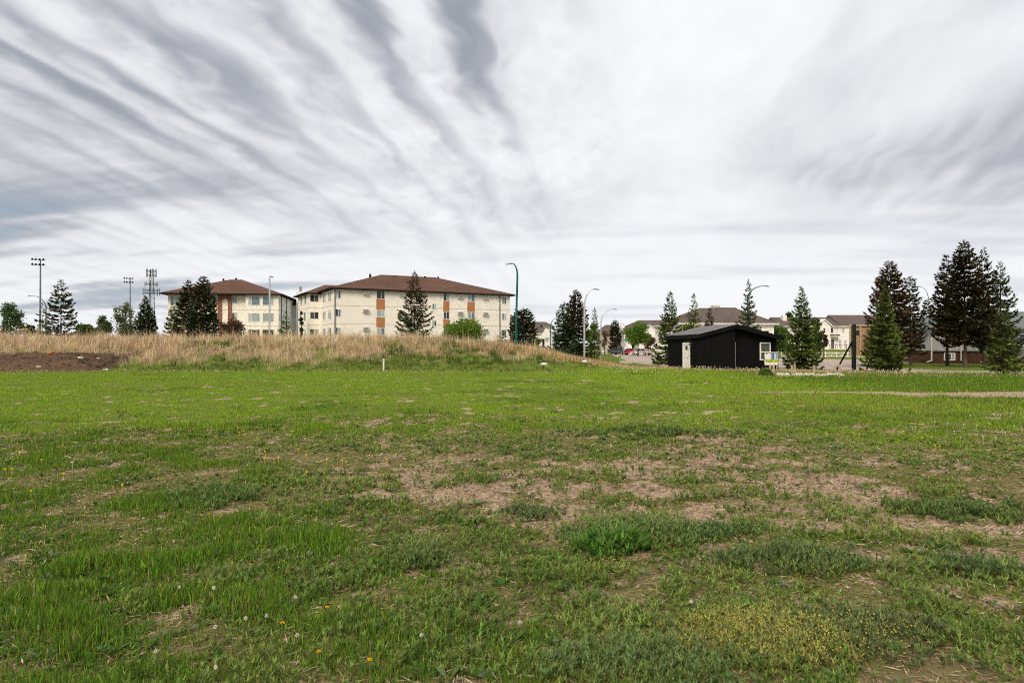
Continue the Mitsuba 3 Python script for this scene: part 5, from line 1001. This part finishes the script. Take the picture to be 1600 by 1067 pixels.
# single dandelions near the viewer
def dandelion(px, py, kind, n, lab):
    Y = 1.6 * F / (py - HY) * .985; x = X(px, Y); z = float(G(x, Y)); r = np.random.default_rng(900 + n); hh = r.uniform(.08, .15); s = .72 if kind == 'yellow' else .62
    k = numbered('dandelion' if kind == 'yellow' else 'dandelion_seed_head')
    if kind == 'yellow': tag(k, lab, 'dandelion', 'yellow dandelions in the lot')
    else: tag(k, lab, 'dandelion', 'white dandelion seed heads in the lot')
    M = frame(x, Y, z, r.uniform(0, 6))
    obj('stalk', MB(M).tube([(0, 0, -.01), (.01, 0, hh * .6), (.015, 0, hh)], .0028, 6), 'vc_matte', k, (0.14, 0.16, 0.06))
    m = 46 if kind == 'yellow' else 110; a = r.uniform(0, 6.283, m); el = r.uniform(-.05, 1.4, m) if kind == 'yellow' else r.uniform(-1.4, 1.5, m); D = np.stack([np.cos(a) * np.cos(el), np.sin(a) * np.cos(el), np.sin(el) * (.55 if kind == 'yellow' else 1)], 1); R = (.021 if kind == 'yellow' else .020) * s
    v, f = kites(np.tile([.015, 0, hh], (m, 1)), D, R * r.uniform(.85, 1.1, m), R * (.42 if kind == 'yellow' else .26), r); v = v @ M[:3, :3].T + M[:3, 3]
    obj('petals' if kind == 'yellow' else 'seed_tuft', (v, f), 'vc_matte', k, (0.80, 0.50, 0.012) if kind == 'yellow' else (0.72, 0.70, 0.66))
YEL = [(129, 816, 'leftmost yellow dandelion in the near grass'), (206, 828, 'yellow dandelion second from the left in the near grass'), (326, 814, 'topmost flower of the close yellow dandelion trio'), (321, 823, 'lower left flower of the close yellow dandelion trio'), (349, 820, 'right flower of the close yellow dandelion trio'),
    (514, 981, 'large yellow dandelion between the seed heads and the broad leaved weeds'), (438, 1006, 'small yellow dandelion just below the clustered white seed heads'), (494, 1047, 'yellow dandelion close to the bottom edge, left of centre'), (1081, 829, 'lone yellow dandelion on the bare soil right of the big weed clump'), (579, 1060, 'rightmost yellow dandelion on the bottom edge')]
WHT = [(390, 990, 'left seed head of the white pair near the bottom'), (413, 988, 'right seed head of the white pair near the bottom'), (339, 1004, 'white seed head left of the white pair'), (334, 933, 'white seed head standing alone above the white pair'), (459, 950, 'white seed head above and right of the white pair'), (463, 1005, 'white seed head right of the small low dandelion'), (251, 1034, 'leftmost white seed head near the bottom edge'), (340, 1053, 'lowest white seed head at the bottom edge'),
    (283, 926, 'faint white seed head in the left near grass'), (660, 1009, 'white seed head among broad leaved weeds at bottom centre'), (817, 983, 'rightmost white seed head but one, at bottom centre'), (1083, 963, 'white seed head at the edge of the yellow green weeds')]
for n, (a, b, c) in enumerate(YEL): dandelion(a, b, 'yellow', n, c)
for n, (a, b, c) in enumerate(WHT): dandelion(a, b, 'white', 100 + n, c)
FARY = [(381, 681), (415, 714), (436, 725), (467, 712), (479, 722), (101, 749), (66, 726), (32, 712), (10, 743), (20, 742), (192, 767), (375, 682), (535, 731), (511, 731), (605, 730), (50, 780), (480, 748), (1334, 684), (1460, 702), (1468, 703), (1410, 682), (1440, 690), (414, 726), (372, 676), (384, 686)]
FARW = [(114, 730), (1505, 670), (1525, 672), (1555, 690), (1570, 682), (1480, 668), (1535, 688), (1460, 665), (1584, 672), (1500, 690), (1430, 676), (1560, 660), (1515, 655), (1490, 680), (1545, 668)]
for lst, nm, lab, c in ((FARY, 'distant_dandelions', 'small yellow weed flowers dotted across the middle of the lot', (0.80, 0.55, 0.012)), (FARW, 'distant_seed_heads', 'small white seed heads standing in the grass at right', (0.70, 0.68, 0.64))):
    m = MB()
    for px, py in lst:
        Y = 1.6 * F / (py - HY); ic = trimesh.creation.icosphere(subdivisions=1, radius=.014); x = X(px, Y); z = float(G(x, Y)); m.add(ic.vertices * [1, 1, .7] + [x, Y, z + .09], ic.faces); m.bar((x, Y, z), (x, Y, z + .085), .003)
    tag(obj(nm, m, 'vc_matte', None, c), lab, 'flowers', kind='stuff')

print('total tris', sum(len(meshkit.WRITTEN[d['filename']][1]) for d in scene.values() if d.get('type') == 'ply'))
